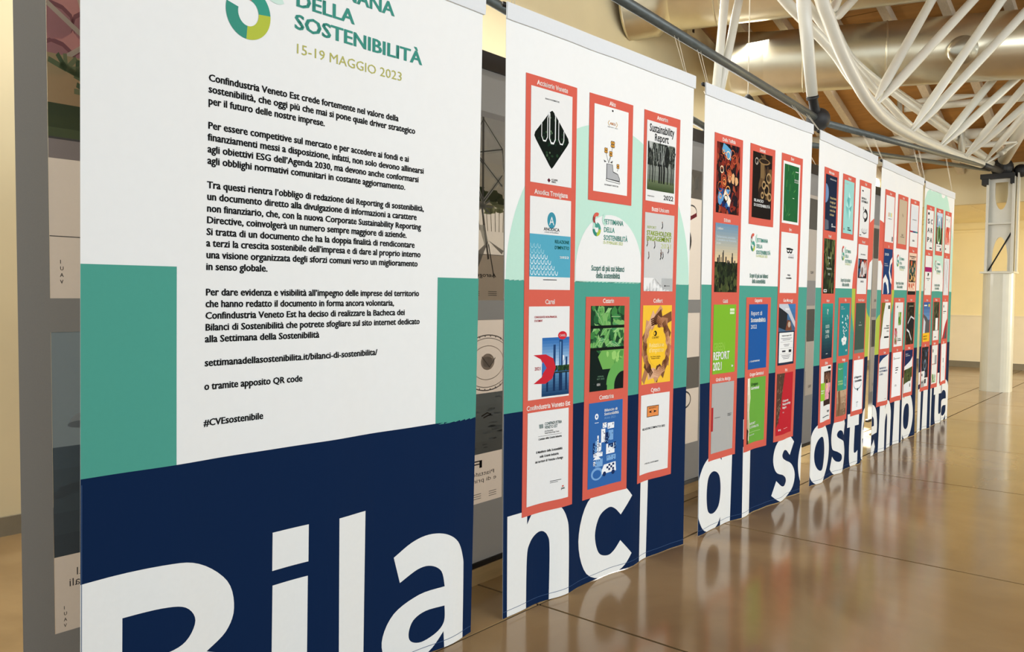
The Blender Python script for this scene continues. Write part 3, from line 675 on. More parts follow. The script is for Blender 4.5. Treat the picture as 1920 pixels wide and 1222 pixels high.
def cv_leaves(a):
    bgc(a, (26, 62, 38)); a.blobs(0, .28, 1, 1, [(60,124,64),(90,156,80),(40,96,54),(120,176,100)], 70, .10, 1, .7, seed=4)
    rn = random.Random(9)
    for _ in range(26):
        x, y, q, r = rn.uniform(.08,.92), rn.uniform(.45,.97), rn.uniform(0, 2*PI), rn.uniform(.09,.16)
        P = [(x+r*math.cos(q), y+r*.7*math.sin(q)), (x+r*.45*math.cos(q+1.6), y+r*.32*math.sin(q+1.6)), (x-r*math.cos(q), y-r*.7*math.sin(q)), (x-r*.45*math.cos(q+1.6), y-r*.32*math.sin(q+1.6))]
        P = [(min(1,max(0,u)), min(1,max(0,v))) for u, v in P]; c = rn.choice([(96,160,84),(60,130,72),(130,186,110),(76,146,90)]); a.poly(P, c, 2); a.line([P[0], P[2]], .006, (170,206,150), 2.5)
    a.rect(0, .735, 1, .77, (16, 24, 20), 3.2); a.rect(0, .475, 1, .51, (16, 24, 20), 3.2)
    a.poly([(0,0),(1,0),(1,.26),(.38,.26),(.32,.40),(.16,.48),(0,.48)], (14, 30, 26), 3)
    a.poly([(.32,.475),(1,.475),(1,.25),(.36,.25),(.22,.40)], (110, 170, 84), 3.3); a.blobs(.4,.28,.98,.46, [(150,200,110),(80,146,70)], 8, .07, 3.6, seed=1)
    a.ell(1, .06, .52, .30, (100, 166, 84), 4, 90, 180); a.ell(1, .04, .28, .17, (14, 24, 24), 4.6, 90, 180); a.rect(.5, 0, .72, .06, (100,166,84), 4); a.rect(.72, 0, 1, .045, (14,24,24), 4.6)
    T_(a, 'ANNUAL', .22, .16, .026, (110,150,120), .18, 0); T_(a, 'REPORT 2022', .08, .13, .026, (110,150,120), .34, 0); T_(a, 'CESARIN', .10, .06, .042, WHITE, .20, 2)
def cv_city_blue(a):
    bgc(a, (48, 100, 166)); BW = (236, 240, 244); N2_ = (20, 44, 92); LB = (120, 166, 214)
    T_(a, 'Bilancio di', .44, .88, .045, BW, .40, 2); T_(a, 'Sostenibilità', .44, .835, .045, BW, .44, 2); T_(a, 'Anno 2021', .44, .79, .042, LB, .36, 0)
    a.ell(.22, .835, .05, .035, BW, 2); a.ell(.22, .835, .02, .015, (48,100,166), 2.6); a.rect(.17, .76, .28, .766, BW, 2)
    rn = random.Random(5)
    for x, y, w, h, c in ((.36,.52,.12,.16,BW),(.48,.50,.10,.13,N2_),(.58,.53,.15,.12,LB),(.40,.69,.12,.06,BW),(.55,.67,.2,.07,BW),(.20,.42,.08,.13,LB),(.30,.42,.07,.10,BW),(.25,.41,.04,.2,BW),(.13,.40,.05,.13,N2_),(.20,.24,.22,.09,LB),(.15,.26,.07,.05,BW),(.52,.37,.26,.12,BW),(.54,.29,.28,.06,LB),(.15,.36,.26,.05,BW),(.58,.44,.16,.05,N2_),(.76,.42,.06,.08,N2_)):
        a.rect(x, y, x+w, y+h, c, 2+rn.random())
        for _ in range(4): xx, yy = rn.uniform(x, x+w*.8), rn.uniform(y, y+h*.8); a.rect(xx, yy, xx+.02, yy+.012, N2_ if c != N2_ else LB, 3.4)
    for x, y in ((.2,.33),(.58,.41)): a.poly([(x-.06,y),(x+.16,y),(x+.05,y+.05)], BW, 3.8)
    T_(a, 'U', .44, .55, .055, N2_, .05, 2, l=4); T_(a, 'V', .56, .555, .055, N2_, .06, 2, l=4)
    a.ell(.26, .16, .17, .075, LB, 2); a.ell(.26, .155, .12, .05, (48,100,166), 2.6); a.poly([(.40,.14),(.84,.15),(.82,.26),(.46,.25),(.40,.19)], BW, 3)
    for i in range(4):
        for j in range(3):
            if (i+j) % 2: a.rect(.54+.06*i, .17+.026*j, .60+.06*i, .196+.026*j, N2_, 3.8)
    for x in (.48, .75): a.ell(x, .14, .05, .028, N2_, 4)
def cv_trees(a):
    bgc(a, PAPER); T_(a, 'Sustainability', .5, .87, .135, BLK, .82, 1, 'c'); T_(a, 'Report', .5, .765, .13, BLK, .46, 1, 'c')
    a.grad(.04, .15, .96, .745, (88, 96, 84), (180, 184, 180), 10, 1); a.blobs(.04, .45, .96, .74, [(50,56,50),(90,96,88),(130,136,128),(30,34,32)], 120, .06, 1.6, seed=8)
    a.grad(.04, .14, .96, .27, (60, 76, 46), (104, 116, 86), 6, 2.2)
    rn = random.Random(2)
    for x, w in ((.12,.02),(.22,.03),(.45,.05),(.52,.04),(.60,.055),(.72,.03),(.84,.025),(.30,.015),(.9,.02)):
        a.line([(x, .24), (x+.01, .4), (x-.01, .5), (x+.02+rn.uniform(-.06,.06), .66)], w, (28, 30, 28), 3); a.line([(x, .42), (x+rn.uniform(-.12,.12), .6)], w*.5, (36,38,36), 3)
    for _ in range(9): x = rn.uniform(.35,.75); a.line([(x, .48), (x+rn.uniform(-.1,.1), .72)], .010, (150,156,150), 3.4)
    T_(a, '2022', .94, .04, .085, BLK, .33, 1, 'r'); T_(a, 'AMORIM GROUP', .06, .055, .022, BLK, .24, 0)
def cv_stake(a):
    bgc(a, (202, 204, 202)); a.poly([(0,.17),(.38,.17),(.62,.07),(.62,.17),(1,.17),(1,0),(0,0)], WHITE, 1); a.poly([(0,.03),(.38,.17),(.62,.07),(.62,.17),(1,.17),(1,0),(0,0)], WHITE, 1)
    T_(a, 'REPORT', .08, .80, .048, (150,170,60), .32, 0); T_(a, 'STAKEHOLDER', .07, .715, .085, (140, 166, 34), .84, 2); T_(a, 'ENGAGEMENT', .07, .645, .085, (140, 166, 34), .84, 2); T_(a, '2021', .56, .56, .085, (190,200,130), .38, 0)
    rn = random.Random(4)
    for x, y in ((.58,.84),(.08,.60),(.34,.58),(.80,.53),(.14,.44),(.56,.48),(.62,.45),(.55,.44)):
        a.line([(x, y-.03), (x+.03, y), (x+.02, y+.045)], .022, rn.choice([(40,40,44),(80,50,44),(60,60,66)]), 2); a.ell(x+.015, y+.055, .014, .010, (120,90,70), 2.5, n=8)
    a.rect(.72, .068, .90, .074, BLK, 2); a.ell(.73, .071, .02, .012, BLK, 2.4, n=8)
def cv_hands(a):
    bgc(a, (238, 190, 58)); SK = [(196,146,110),(120,78,52),(170,118,84),(92,58,40),(216,170,136)]
    rn = random.Random(6)
    for k in range(13):
        q = 2*PI*k/13+.2; cx, cy = .5+.40*math.cos(q), .47+.34*math.sin(q); d = q+PI/2+rn.uniform(-.3,.3); c = SK[k % 5]
        p0 = (cx-.20*math.cos(d)+.05*math.cos(q), cy-.15*math.sin(d)+.05*math.sin(q)); p1 = (cx, cy); p2 = (cx+.17*math.cos(d), cy+.12*math.sin(d))
        a.line([p0, p1], .13, c, 1.5+rn.random()); a.ell(cx, cy, .085, .062, c, 2+rn.random(), n=14)
        for j in range(4):
            o = (j-1.5)*.025; a.line([(p1[0]-o*math.sin(d), p1[1]+o*math.cos(d)), (p2[0]-o*math.sin(d)*1.3, p2[1]+o*math.cos(d))], .020, tuple(max(0, v-12*j) for v in c), 3+.1*j)
    for (p, q_, c) in (((.65,1),(.30,.72),SK[0]),((1,.86),(.52,.76),SK[1]),((.05,.02),(.22,.22),SK[2]),((.5,.03),(.62,.25),SK[3])): a.line([p, q_], .13, c, 1.2)
    a.ell(.5, .47, .30, .25, (240, 192, 48), 4, n=30)
    a.ell(.45, .64, .055, .035, BLK, 4.6, n=14); a.ell(.43, .64, .025, .02, (240,192,48), 5, n=10); T_(a, 'COLFERT', .46, .575, .036, BLK, .24, 2, 'c', 4.6)
    T_(a, 'Relazione', .5, .465, .075, (250, 226, 150), .50, 1, 'c', 4.6); T_(a, 'd’impatto', .5, .40, .075, (250, 226, 150), .50, 1, 'c', 4.6); T_(a, 'Per il bene comune,', .48, .335, .024, BLK, .34, 2, 'c', 4.6); T_(a, 'Il bene di tutti.', .48, .312, .024, BLK, .28, 2, 'c', 4.6)
def cv_cytech(a):
    bgc(a, PAPER); a.rect(.24, .71, .64, .85, (60, 40, 26), 2); a.rect(.255, .718, .625, .842, (224, 140, 76), 2.8); T_(a, 'BENEFIT', .44, .815, .022, BLK, .26, 1, 'c', 3.6); a.poly([(.30,.775),(.41,.792),(.39,.775),(.41,.758)], BLK, 3.6); a.poly([(.58,.775),(.47,.792),(.49,.775),(.47,.758)], BLK, 3.6)
    T_(a, 'RELAZIONE D’IMPATTO 2022', .08, .555, .038, BLK, .78, 2); T_(a, 'CYTECH S.R.L. SOCIETÀ BENEFIT', .20, .115, .024, BLK, .48, 1)
def cv_abstract(a):
    bgc(a, (40, 22, 20)); a.blobs(0,0,1,1, [(130,44,32),(34,20,22),(160,70,46),(22,18,26),(96,32,28),(30,22,30)], 110, .11, 1, seed=11)
    a.blobs(0,0,.6,.35, [(30,80,140),(20,40,90),(90,150,200)], 16, .10, 1.8, seed=3); a.blobs(.45,.40,.95,.6, [(220,170,120),(180,100,64)], 6, .07, 2.1, seed=6); a.line([(.25,.97),(.40,.90),(.60,.84)], .15, (90,160,200), 2.2); a.line([(.35,.30),(.6,.15)], .12, (236,226,206), 2.2)
    rn = random.Random(8)
    for _ in range(18): x, y, r = rn.uniform(.1,.9), rn.uniform(.2,.9), rn.uniform(.04,.11); a.ring(x, y, r, r*.7, .016, rn.choice([(230,160,90),(190,90,50),(250,220,180),(20,16,20)]), 2.8, n=16)
def cv_skyline(a):
    bgc(a, (130, 150, 164)); a.grad(0, .42, 1, 1, (230, 200, 150), (104, 140, 170), 14, .6)
    T_(a, '( edison', .08, .91, .045, WHITE, .26, 2); T_(a, 'Dichiarazione consolidata', .06, .79, .044, (200,216,226), .82, 0); T_(a, 'di carattere non finanziario', .06, .745, .044, (200,216,226), .86, 0); T_(a, '2022', .06, .70, .034, WHITE, .18, 2)
    for x, w, h in ((.10,.06,.50),(.17,.05,.54),(.26,.03,.51),(.33,.05,.58),(.355,.03,.61),(.46,.05,.52),(.54,.06,.47),(.72,.07,.52),(.74,.04,.58),(.85,.05,.47),(.62,.04,.46)): a.rect(x, .40, x+w, h, (50, 48, 50), 2)
    a.rect(0, 0, 1, .43, (34, 42, 26), 1.6); a.blobs(0, .0, 1, .44, [(40,52,30),(58,70,38),(26,34,22),(76,84,46),(20,26,18)], 150, .055, 2.2, seed=12)
def cv_green_report(a):
    bgc(a, (122, 178, 46)); a.rect(.72, .86, .92, .94, (226,238,206), 2)
    for x in (.755, .82, .875): a.rect(x, .87, x+.014, .93, (122,178,46), 2.8)
    a.rect(.72, .895, .92, .903, (122,178,46), 2.8)
    T_(a, 'GREEN', .02, .335, .165, (150,198,80), .52, 0, l=2); T_(a, 'REPORT', .02, .205, .165, WHITE, .72, 2); T_(a, '2021', .02, .055, .165, WHITE, .42, 2); T_(a, '»', .84, .08, .06, WHITE, .09, 2)
def cv_grey(a):
    bgc(a, (172, 172, 168)); a.rect(0, .32, .085, .66, (170, 40, 46), 2); a.rect(.15, .50, .40, .506, BLK, 2); T_(a, 'BILANCIO DI', .74, .52, .022, (90,90,90), .17, 1); T_(a, 'SOSTENIBILITÀ', .74, .497, .022, (90,90,90), .17, 1)
def cv_dark_cafe(a):
    bgc(a, (24, 18, 16)); a.blobs(.3,.3,1,1, [(70,50,34),(44,30,22),(100,76,48),(24,18,16)], 26, .12, 1, seed=14); a.rect(.42,.62,.62,.86,(120,96,62),2); a.ell(.60,.88,.28,.05,(140,110,70),2.2,n=18); a.ell(.60,.885,.23,.035,(40,28,20),2.8,n=18)
    for x, y, r in ((.85,.64,.12),(.62,.52,.1),(.75,.45,.13),(.9,.35,.1),(.55,.36,.08)): a.ring(x, y, r, r*.7, .03, (170,140,96), 2.6, n=16)
    T_(a, '®', .2, .83, .05, (200,190,170), .08, 1); a.ring(.20, .86, .09, .055, .016, (190,180,166), 3); T_(a, 'BILANCIO', .10, .245, .062, WHITE, .52, 2); T_(a, 'DI SOSTENIBILITÀ', .10, .175, .062, WHITE, .84, 2)
def cv_blue(a):
    bgc(a, (26, 86, 156)); T_(a, 'Report di', .10, .83, .09, WHITE, .62, 0); T_(a, 'Sostenibilità', .10, .725, .09, WHITE, .80, 2); T_(a, '2022', .10, .625, .085, WHITE, .36, 0); T_(a, '/ GASPARINI', .08, .11, .035, WHITE, .58, 2)
def cv_germinal(a):
    bgc(a, (104, 164, 62)); a.grad(0, 0, .14, 1, (150,130,90), (240,236,220), 8, 1, vert=True); a.line([(.10,1),(.16,.7),(.08,.5),(.14,.3),(.09,.05)], .05, (226,220,196), 1.6); a.poly([(0,0),(.10,0),(.06,.1),(.10,.2),(0,.24)], (50,46,30), 2)
    T_(a, 'Gruppo', .20, .88, .062, (24,60,30), .42, 2); T_(a, 'Germinal', .20, .82, .062, WHITE, .48, 2); T_(a, 'REPORT', .18, .28, .05, WHITE, .36, 1); T_(a, 'SOSTENIBILITÀ', .18, .225, .05, WHITE, .54, 1); a.rect(.17,.165,.80,.169,(190,220,160),2); T_(a, 'BILANCIO 2022', .17, .115, .025, WHITE, .32, 1)
def cv_leafgreen(a):
    bgc(a, WHITE); a.rect(.07, .04, .93, .955, (30, 96, 52), 1); rn = random.Random(3)
    for _ in range(22): x, y = rn.uniform(.12,.85), rn.uniform(.08,.85); a.line([(x,y),(x+rn.uniform(-.1,.1),y+rn.uniform(.03,.12))], .014, rn.choice([(60,130,70),(90,156,80),(24,80,44)]), 2)
    a.rect(.72, .86, .90, .872, WHITE, 3); T_(a, 'Bilancio', .66, .72, .035, WHITE, .26, 1); T_(a, 'di Sostenibilità', .66, .685, .035, WHITE, .26, 1); a.rect(.58,.42,.68,.43,(200,220,190),3)
def cv_exo(a):
    bgc(a, WHITE); a.ring(.42, .70, .09, .042, .026, BLK, 2); a.ring(.58, .70, .09, .042, .026, BLK, 2); a.line([(.30,.735),(.5,.74),(.72,.725),(.60,.69)], .02, BLK, 2.4); a.rect(.45,.57,.78,.65,(210,210,210),1); T_(a, 'SOSTENIBILITÀ', .42, .585, .02, BLK, .36, 1); T_(a, 'Policy', .5, .285, .038, BLK, .18, 2, 'c'); T_(a, 'sostenibilità', .5, .235, .038, BLK, .34, 2, 'c')
def cv_build(a):
    bgc(a, (30, 44, 66)); a.grad(0, .55, 1, 1, (70,96,120), (60,120,180), 6, .6); a.poly([(0,.62),(.45,.56),(.5,.9),(0,.98)], (36,40,46), 2); a.poly([(0,.95),(.55,.83),(1,.60),(1,.70),(.5,1),(0,1)], (190,196,204), 2.4); a.poly([(.38,.56),(.50,.74),(.72,.72),(.8,.56)], (120,70,50), 2.6); a.ell(.62,.66,.09,.05,(190,170,150),3,n=12); a.rect(.35,.9,.6,.93,(220,220,220),3)
    a.rect(.05, .04, .93, .53, WHITE, 3.5); T_(a, 'Relazione Impatto 2022', .49, .47, .03, BLK, .6, 2, 'c', 4.3)
    for y, w in ((.43,.7),(.405,.5),(.33,.4),(.305,.3),(.15,.6),(.125,.5),(.10,.4)): a.rect(.49-w/2, y, .49+w/2, y+.008, (90,90,96), 4.3)
    for y in (.375, .27, .18): a.rect(.12, y, .88, y+.003, (60,60,60), 4.3)
    a.rect(.22,.21,.42,.24,(70,70,76),4.3); a.rect(.64,.20,.82,.245,(40,40,44),4.3)
def cv_red(a):
    bgc(a, (184, 34, 46)); P = [(0,1),(.44,1),(.30,.7),(.22,.45),(.10,.2),(0,.12)]; a.poly(P, (84,60,48), 1.5)
    rn = random.Random(5)
    for _ in range(40):
        y = rn.uniform(.2,.98); x = rn.uniform(0, .08+.34*(y-.12)); a.line([(x,y),(x+.03,y+rn.uniform(-.05,.05))], .014, rn.choice([(130,104,84),(50,34,28),(160,130,110)]), 2.2)
    T_(a, 'Corporate', .32, .53, .05, WHITE, .42, 2); T_(a, 'Responsibility', .32, .475, .05, WHITE, .58, 2); T_(a, 'Report', .32, .42, .05, WHITE, .28, 2); T_(a, '2022', .33, .35, .024, WHITE, .1, 0); T_(a, 'irc', .12, .07, .045, WHITE, .14, 2); a.rect(.42,.085,.72,.093,(226,170,170),3)
def cv_earth(a):
    bgc(a, (20, 34, 60)); a.ell(0, .66, .26, .17, (110,140,180), 1.5, -90, 90); a.poly([(0,.0),(.34,.03),(.30,.18),(0,.20)], (90,98,112), 1.5); T_(a, 'RENOLDI & FIGLI', .36, .92, .035, WHITE, .56, 1)
    for k, s_ in enumerate(('Nessun limite', 'ai sogni per', 'fare cose nella', 'nostra Casa', 'comune')): T_(a, s_, .40, .58-.075*k, .058, (206, 190, 140), [.56,.52,.56,.5,.4][k], 2)
    a.ring(.66,.11,.05,.035,.02,WHITE,3); T_(a, 'bioma', .68, .08, .04, WHITE, .28, 2)
def cv_gem(a):
    bgc(a, (150, 208, 202)); G_ = [(120,190,186),(170,220,214),(96,170,168),(190,232,226),(134,200,194)]
    c = (.5,.48); P = [(.42,.72),(.62,.68),(.78,.55),(.66,.42),(.52,.24),(.34,.36),(.20,.52),(.30,.62)]
    for k in range(8): a.poly([c, P[k], P[(k+1) % 8]], G_[k % 5], 2)
    a.poly([(.45,.80),(.62,.68),(.42,.68)], G_[3], 2); T_(a, 'Sustainability', .1, .93, .032, WHITE, .3, 1); T_(a, 'Report', .42, .10, .04, BLK, .2, 2); T_(a, 'Sostenibilità', .42, .06, .04, BLK, .36, 2); a.rect(.06,.06,.12,.09,(60,110,110),2)
def cv_report_bw(a):
    bgc(a, PAPER); a.rect(.12,.90,.28,.925,BLK,2); T_(a, 'REPORT DI', .10, .745, .058, BLK, .5, 2); T_(a, 'SOSTENIBILITÀ', .10, .685, .058, BLK, .68, 2); a.ring(.52,.44,.30,.13,.07,BLK,2,-100,100); a.ring(.52,.44,.22,.09,.03,(90,90,90),2,0,360); a.line([(.35,.53),(.32,.60)],.05,BLK,2)
    for k in range(6): a.line([(.2+.12*k,.16+.02*(k%2)),(.26+.1*k,.10),(.5,.07)], .014, (100,100,104), 2)
    a.rect(.05,.03,.2,.045,BLK,2)
def cv_forest(a):
    bgc(a, (34, 44, 26)); a.blobs(0,0,1,1, [(50,66,36),(24,32,20),(80,92,52),(16,22,14),(110,116,70)], 120, .06, 1, 1.4, seed=21)
    for k, s_ in enumerate(('Bilancio', 'di', 'Sostenibilità', '2022')): T_(a, s_, .5, .64-.10*k, .052, (214,222,200), [.36,.1,.5,.22][k], 1, 'c')
    a.rect(.04,.025,.32,.075,WHITE,3); a.rect(.08,.04,.28,.06,BLK,3.8)
def cv_face(a):
    bgc(a, PAPER); T_(a, 'REPORT SOSTENIBILITÀ', .5, .79, .028, BLK, .5, 2, 'c'); a.rect(.04,.32,.96,.71,(30,24,30),1); a.blobs(.06,.34,.94,.69,[(160,60,44),(60,110,150),(210,200,196),(40,30,36),(180,120,100)],26,.10,1.8,seed=31); a.ell(.5,.5,.22,.16,(206,206,206),2.5,n=16); a.ell(.46,.46,.10,.09,(120,100,96),2.8,n=12); T_(a, '2022', .5, .235, .05, BLK, .34, 2, 'c')
def cv_sosteteal(a):
    a.grad(0,0,1,1,(16,34,54),(44,154,140),16,0); T_(a, 'SOSTE', .5, .55, .085, (220,236,230), .40, 0, 'c'); T_(a, 'NIBI', .5, .46, .085, (220,236,230), .40, 0, 'c'); T_(a, 'LITÀ', .5, .37, .085, (220,236,230), .40, 0, 'c'); a.ring(.5,.85,.07,.05,.018,WHITE,3,0,250); a.line([(.5,.88),(.5,.79)],.02,WHITE,3); a.rect(.4,.08,.6,.088,WHITE,3)
def cv_tealart(a):
    bgc(a, (36, 132, 138)); T_(a, 'Report', .1,.92,.03,WHITE,.2,1); T_(a, 'sostenibilità', .1,.885,.03,WHITE,.34,1)
    rn = random.Random(4)
    for _ in range(30): x = rn.uniform(.16,.8); y = rn.uniform(.42,.74); a.rect(x, y, x+rn.uniform(.04,.12), y+rn.uniform(.02,.06), rn.choice([WHITE,(210,234,234),(36,132,138)]), 2+rn.random())
    for x, y in ((.3,.30),(.45,.33),(.62,.31),(.38,.24),(.55,.25)): a.ell(x,y,.10,.045,WHITE,3,n=10)
    a.line([(.36,.44),(.48,.40),(.40,.36)],.03,WHITE,3); T_(a,'2022',.6,.08,.045,WHITE,.24,2)
def cv_darkgreen(a):
    bgc(a, (62, 84, 74)); a.rect(0,0,1,.07,(110,130,120),1); T_(a,'A',.5,.60,.035,WHITE,.06,1,'c'); T_(a,'TRIVENETO',.5,.545,.03,WHITE,.34,1,'c')
def cv_hug(a):
    bgc(a, PAPER); a.rect(.26,.28,.98,.90,(52,32,28),1); a.blobs(.28,.6,.96,.88,[(110,70,54),(40,24,22),(150,110,84)],20,.09,1.7,seed=41); a.blobs(.30,.38,.96,.68,[(226,160,172),(240,196,200),(196,130,146)],34,.08,2.2,1.4,seed=42); a.ell(.62,.62,.05,.05,(220,190,60),2.9,n=8)
    a.rect(0,.38,.40,.70,(140,190,52),3.2); T_(a,'Bilancio',.03,.55,.035,WHITE,.28,2,l=4); T_(a,'sociale',.03,.51,.035,WHITE,.22,2,l=4); a.rect(.72,.935,.95,.975,BLK,2); T_(a,'BIF',.74,.14,.055,BLK,.2,2); a.rect(.2,.07,.92,.085,(40,60,70),2)
def cv_bark(a):
    bgc(a, (150,120,92)); a.grad(0,0,1,.48,(120,94,70),(196,168,136),4,.5); a.line([(.15,.0),(.22,.25),(.15,.48)],.16,(120,88,60),1.2); 
    rn = random.Random(6)
    for _ in range(40): x=rn.uniform(.4,1); y=rn.uniform(.02,.44); a.line([(x,y),(min(1,x+.1),y+.015)],.008,rn.choice([(110,92,74),(210,190,164)]),1.8)
    a.rect(0,.48,.46,1,(62,150,110),2); a.rect(.46,.48,1,1,(44,146,154),2); T_(a,'Report',.06,.88,.035,WHITE,.3,1); T_(a,'BILANCIO',.06,.64,.045,(196,226,160),.36,2); T_(a,'SOSTENIBILITÀ',.06,.59,.045,(196,226,160),.4,2); a.ring(.72,.64,.12,.09,.012,(190,230,226),3)
def cv_rapporto(a):
    bgc(a, (236,240,242)); T_(a,'# Rapporto',.12,.64,.062,(24,34,44),.7,2); T_(a,'Sostenibilità',.18,.565,.062,(24,34,44),.68,2); a.ring(.46,.54,.40,.13,.02,(110,150,160),2,150,360); a.ell(.5,.41,.05,.03,BLK,3,n=10); T_(a,'2022',.4,.15,.03,(90,100,110),.2,1)
    for k in range(3): a.rect(.46,.07+.03*k,.52,.085+.03*k,(150,160,170),2)
def cv_white_dots(a):
    bgc(a, PAPER)
    for x, c in ((.36,(214,170,130)),(.5,(160,200,190)),(.64,(214,206,110))): a.rect(x-.05,.55,x+.05,.64,c,2)
    T_(a,'integrated report',.5,.50,.026,(90,90,90),.4,1,'c'); a.rect(.80,.03,.92,.13,BLK,2)
def cv_tan(a):
    bgc(a, (192,174,148)); a.poly([(.40,.70),(.48,.66),(.52,.61),(.46,.63)], BLK, 2); T_(a,'2022',.5,.19,.05,(120,100,80),.22,1,'c'); T_(a,'report di sostenibilità',.5,.155,.026,(110,94,76),.5,1,'c')
def cv_grey_white(a):
    bgc(a, PAPER); a.rect(.03,.37,.97,.97,(216,220,224),1); a.rect(.0,.34,.34,.375,(170,40,60),2); a.rect(.34,.34,.66,.375,(40,60,110),2); a.rect(.66,.34,1,.375,(46,140,140),2); T_(a,'SUSTAINABILITY',.5,.63,.03,(90,94,100),.5,1,'c'); T_(a,'2022',.46,.13,.055,(60,60,66),.26,2,'c')
def cv_navy_swirl(a):
    bgc(a, (18,58,110)); T_(a,'DOB',.1,.85,.075,WHITE,.42,2); T_(a,'Report di',.1,.66,.035,WHITE,.3,1); T_(a,'Sostenibilità',.1,.62,.035,WHITE,.4,1); a.line([(1,.78),(.75,.70),(.66,.5),(.86,.32),(1,.28)],.12,WHITE,2); a.line([(0,0),(.04,.28),(.26,.36),(.5,.25),(.64,0)],.16,WHITE,2); a.line([(.3,0),(.24,.2)],.07,(18,58,110),3)
def cv_comic(a):
    bgc(a, (228,196,172)); T_(a,'PERFORMANCE',.5,.90,.045,BLK,.8,2,'c'); T_(a,'2022',.5,.86,.035,BLK,.4,2,'c'); a.rect(.08,.3,.92,.83,(60,50,44),1); a.blobs(.1,.32,.9,.81,[(214,96,60),(40,60,56),(230,180,110),(90,120,110),(30,30,30)],50,.10,1.6,seed=51); a.ell(.5,.58,.2,.14,(48,70,66),2.6,n=12); a.ell(.52,.6,.09,.07,(190,150,120),2.9,n=10); a.blobs(.08,.1,.92,.28,[(240,226,200),(200,80,50)],14,.07,2,seed=52); a.rect(0,0,1,.085,(30,26,26),3)
def cv_olive(a):
    bgc(a, WHITE); a.poly([(0,1),(.40,1),(.22,.7),(.10,.3),(0,.2)], (112,104,30), 1); a.rect(.70,.86,.92,.94,(60,70,60),2); T_(a,'Bilancio',.9,.48,.045,BLK,.34,1,'r'); T_(a,'di Sostenibilità',.9,.43,.045,BLK,.56,1,'r'); T_(a,'2022',.9,.36,.05,(90,90,90),.3,0,'r'); a.rect(.38,.23,.88,.265,BLK,2)
def cv_plants(a):
    bgc(a, PAPER); a.ell(.28,.90,.05,.03,BLK,2,n=8); a.blobs(.45,.48,.8,.78,[(90,140,50),(130,170,70),(60,110,40)],26,.07,2,1.3,seed=61); a.blobs(.06,.05,.38,.42,[(170,50,60),(196,120,130),(110,130,70)],24,.07,2,1.3,seed=62); T_(a,'REPORT',.5,.16,.035,(60,90,50),.36,2); T_(a,'SOSTENIBILITÀ',.44,.12,.035,(60,90,50),.46,2)
def cv_forestcar(a):
    bgc(a, (38,36,28)); a.blobs(0,0,1,1,[(54,52,34),(28,26,20),(80,72,46),(20,20,18)],70,.08,1,seed=71); a.poly([(.10,.40),(.5,.66),(1,.56),(1,.36),(.5,.38),(.25,.22)],(26,28,34),2.4); a.line([(.2,.50),(.55,.66),(1,.6)],.04,(200,204,210),3); a.line([(.1,.36),(.4,.30),(.7,.1)],.05,(216,220,224),3); a.rect(.3,.9,.8,.92,(150,144,120),3)
def cv_bil2021(a):
    bgc(a, PAPER); a.poly([(0,1),(.9,1),(.4,.93),(.0,.82)],(22,50,100),1); T_(a,'BILANCIO DI',.08,.70,.055,(30,60,110),.6,2); T_(a,'SOSTENIBILITÀ',.08,.635,.055,(30,60,110),.76,2); T_(a,'E 2021',.08,.57,.055,(30,60,110),.36,2); a.rect(.62,.04,.8,.05,(120,120,120),2)
def cv_plainwhite(a):
    bgc(a, (238,240,242)); a.rect(.10,.84,.16,.90,(120,130,140),2); T_(a,'Bilancio Integrato',.22,.85,.038,(90,96,104),.62,0); a.rect(.36,.64,.7,.66,BLK,2); a.rect(.36,.59,.66,.61,BLK,2); a.rect(.36,.53,.56,.545,BLK,2); a.rect(.36,.26,.56,.27,(90,90,90),2); a.rect(.36,.235,.6,.245,(90,90,90),2)
def cv_navyland(a):
    bgc(a, (20,38,84)); a.poly([(0,.62),(.3,.66),(.7,.74),(1,.84),(1,0),(0,0)],(226,230,232),1); a.poly([(0,.54),(.45,.56),(1,.60),(1,.36),(.6,.26),(.2,.22),(0,.20)],(72,84,44),2); a.blobs(.05,.26,.9,.54,[(60,70,38),(96,104,60),(46,52,30)],24,.08,2.3,.6,seed=81); T_(a,'Bilancio',.12,.90,.035,WHITE,.3,1); T_(a,'di Sostenibilità',.12,.86,.035,WHITE,.5,1); a.rect(.72,.12,.82,.2,(90,90,90),2)
def cv_letters6(a):
    bgc(a, PAPER); a.rect(.12,.88,.32,.94,BLK,2)
    for (s_, x, y) in (('S',.10,.66),('C',.56,.66),('A',.12,.44),('R',.56,.44),('P',.10,.20),('A',.54,.20)): T_(a, s_, x, y, .17, BLK if y != .44 else (70,70,74), .30, 2)
    a.rect(.5,.04,.9,.07,BLK,2)
def cv_track(a):
    bgc(a, (40,70,50)); a.grad(0,.62,1,1,(120,160,190),(200,220,236),5,.5); a.rect(.06,.66,.18,.92,(90,104,120),1.4); a.rect(.80,.6,.92,.9,(80,96,110),1.4); a.blobs(0,.2,1,.62,[(36,70,40),(60,100,50),(24,50,34)],30,.10,1.6,seed=91); a.ring(.48,.52,.26,.34,.06,WHITE,2.6); a.ring(.55,.45,.16,.22,.04,(120,180,70),2.9); a.rect(0,0,1,.18,PAPER,3.2); a.rect(.2,.125,.8,.14,BLK,4); a.rect(.7,.02,.88,.09,(60,60,60),4)
def cv_flames(a):
    bgc(a, PAPER); a.blobs(.06,.22,.94,.70,[(214,90,60),(196,60,50),(236,150,120),(226,116,90)],46,.08,1.5,2.2,seed=95); T_(a,'Bilancio',.12,.88,.035,(90,90,96),.34,1); a.line([(.70,.92),(.82,.88),(.70,.84)],.02,(90,90,96),2); a.rect(.08,.08,.22,.13,BLK,2); a.rect(0,0,1,.01,PAPER,2)
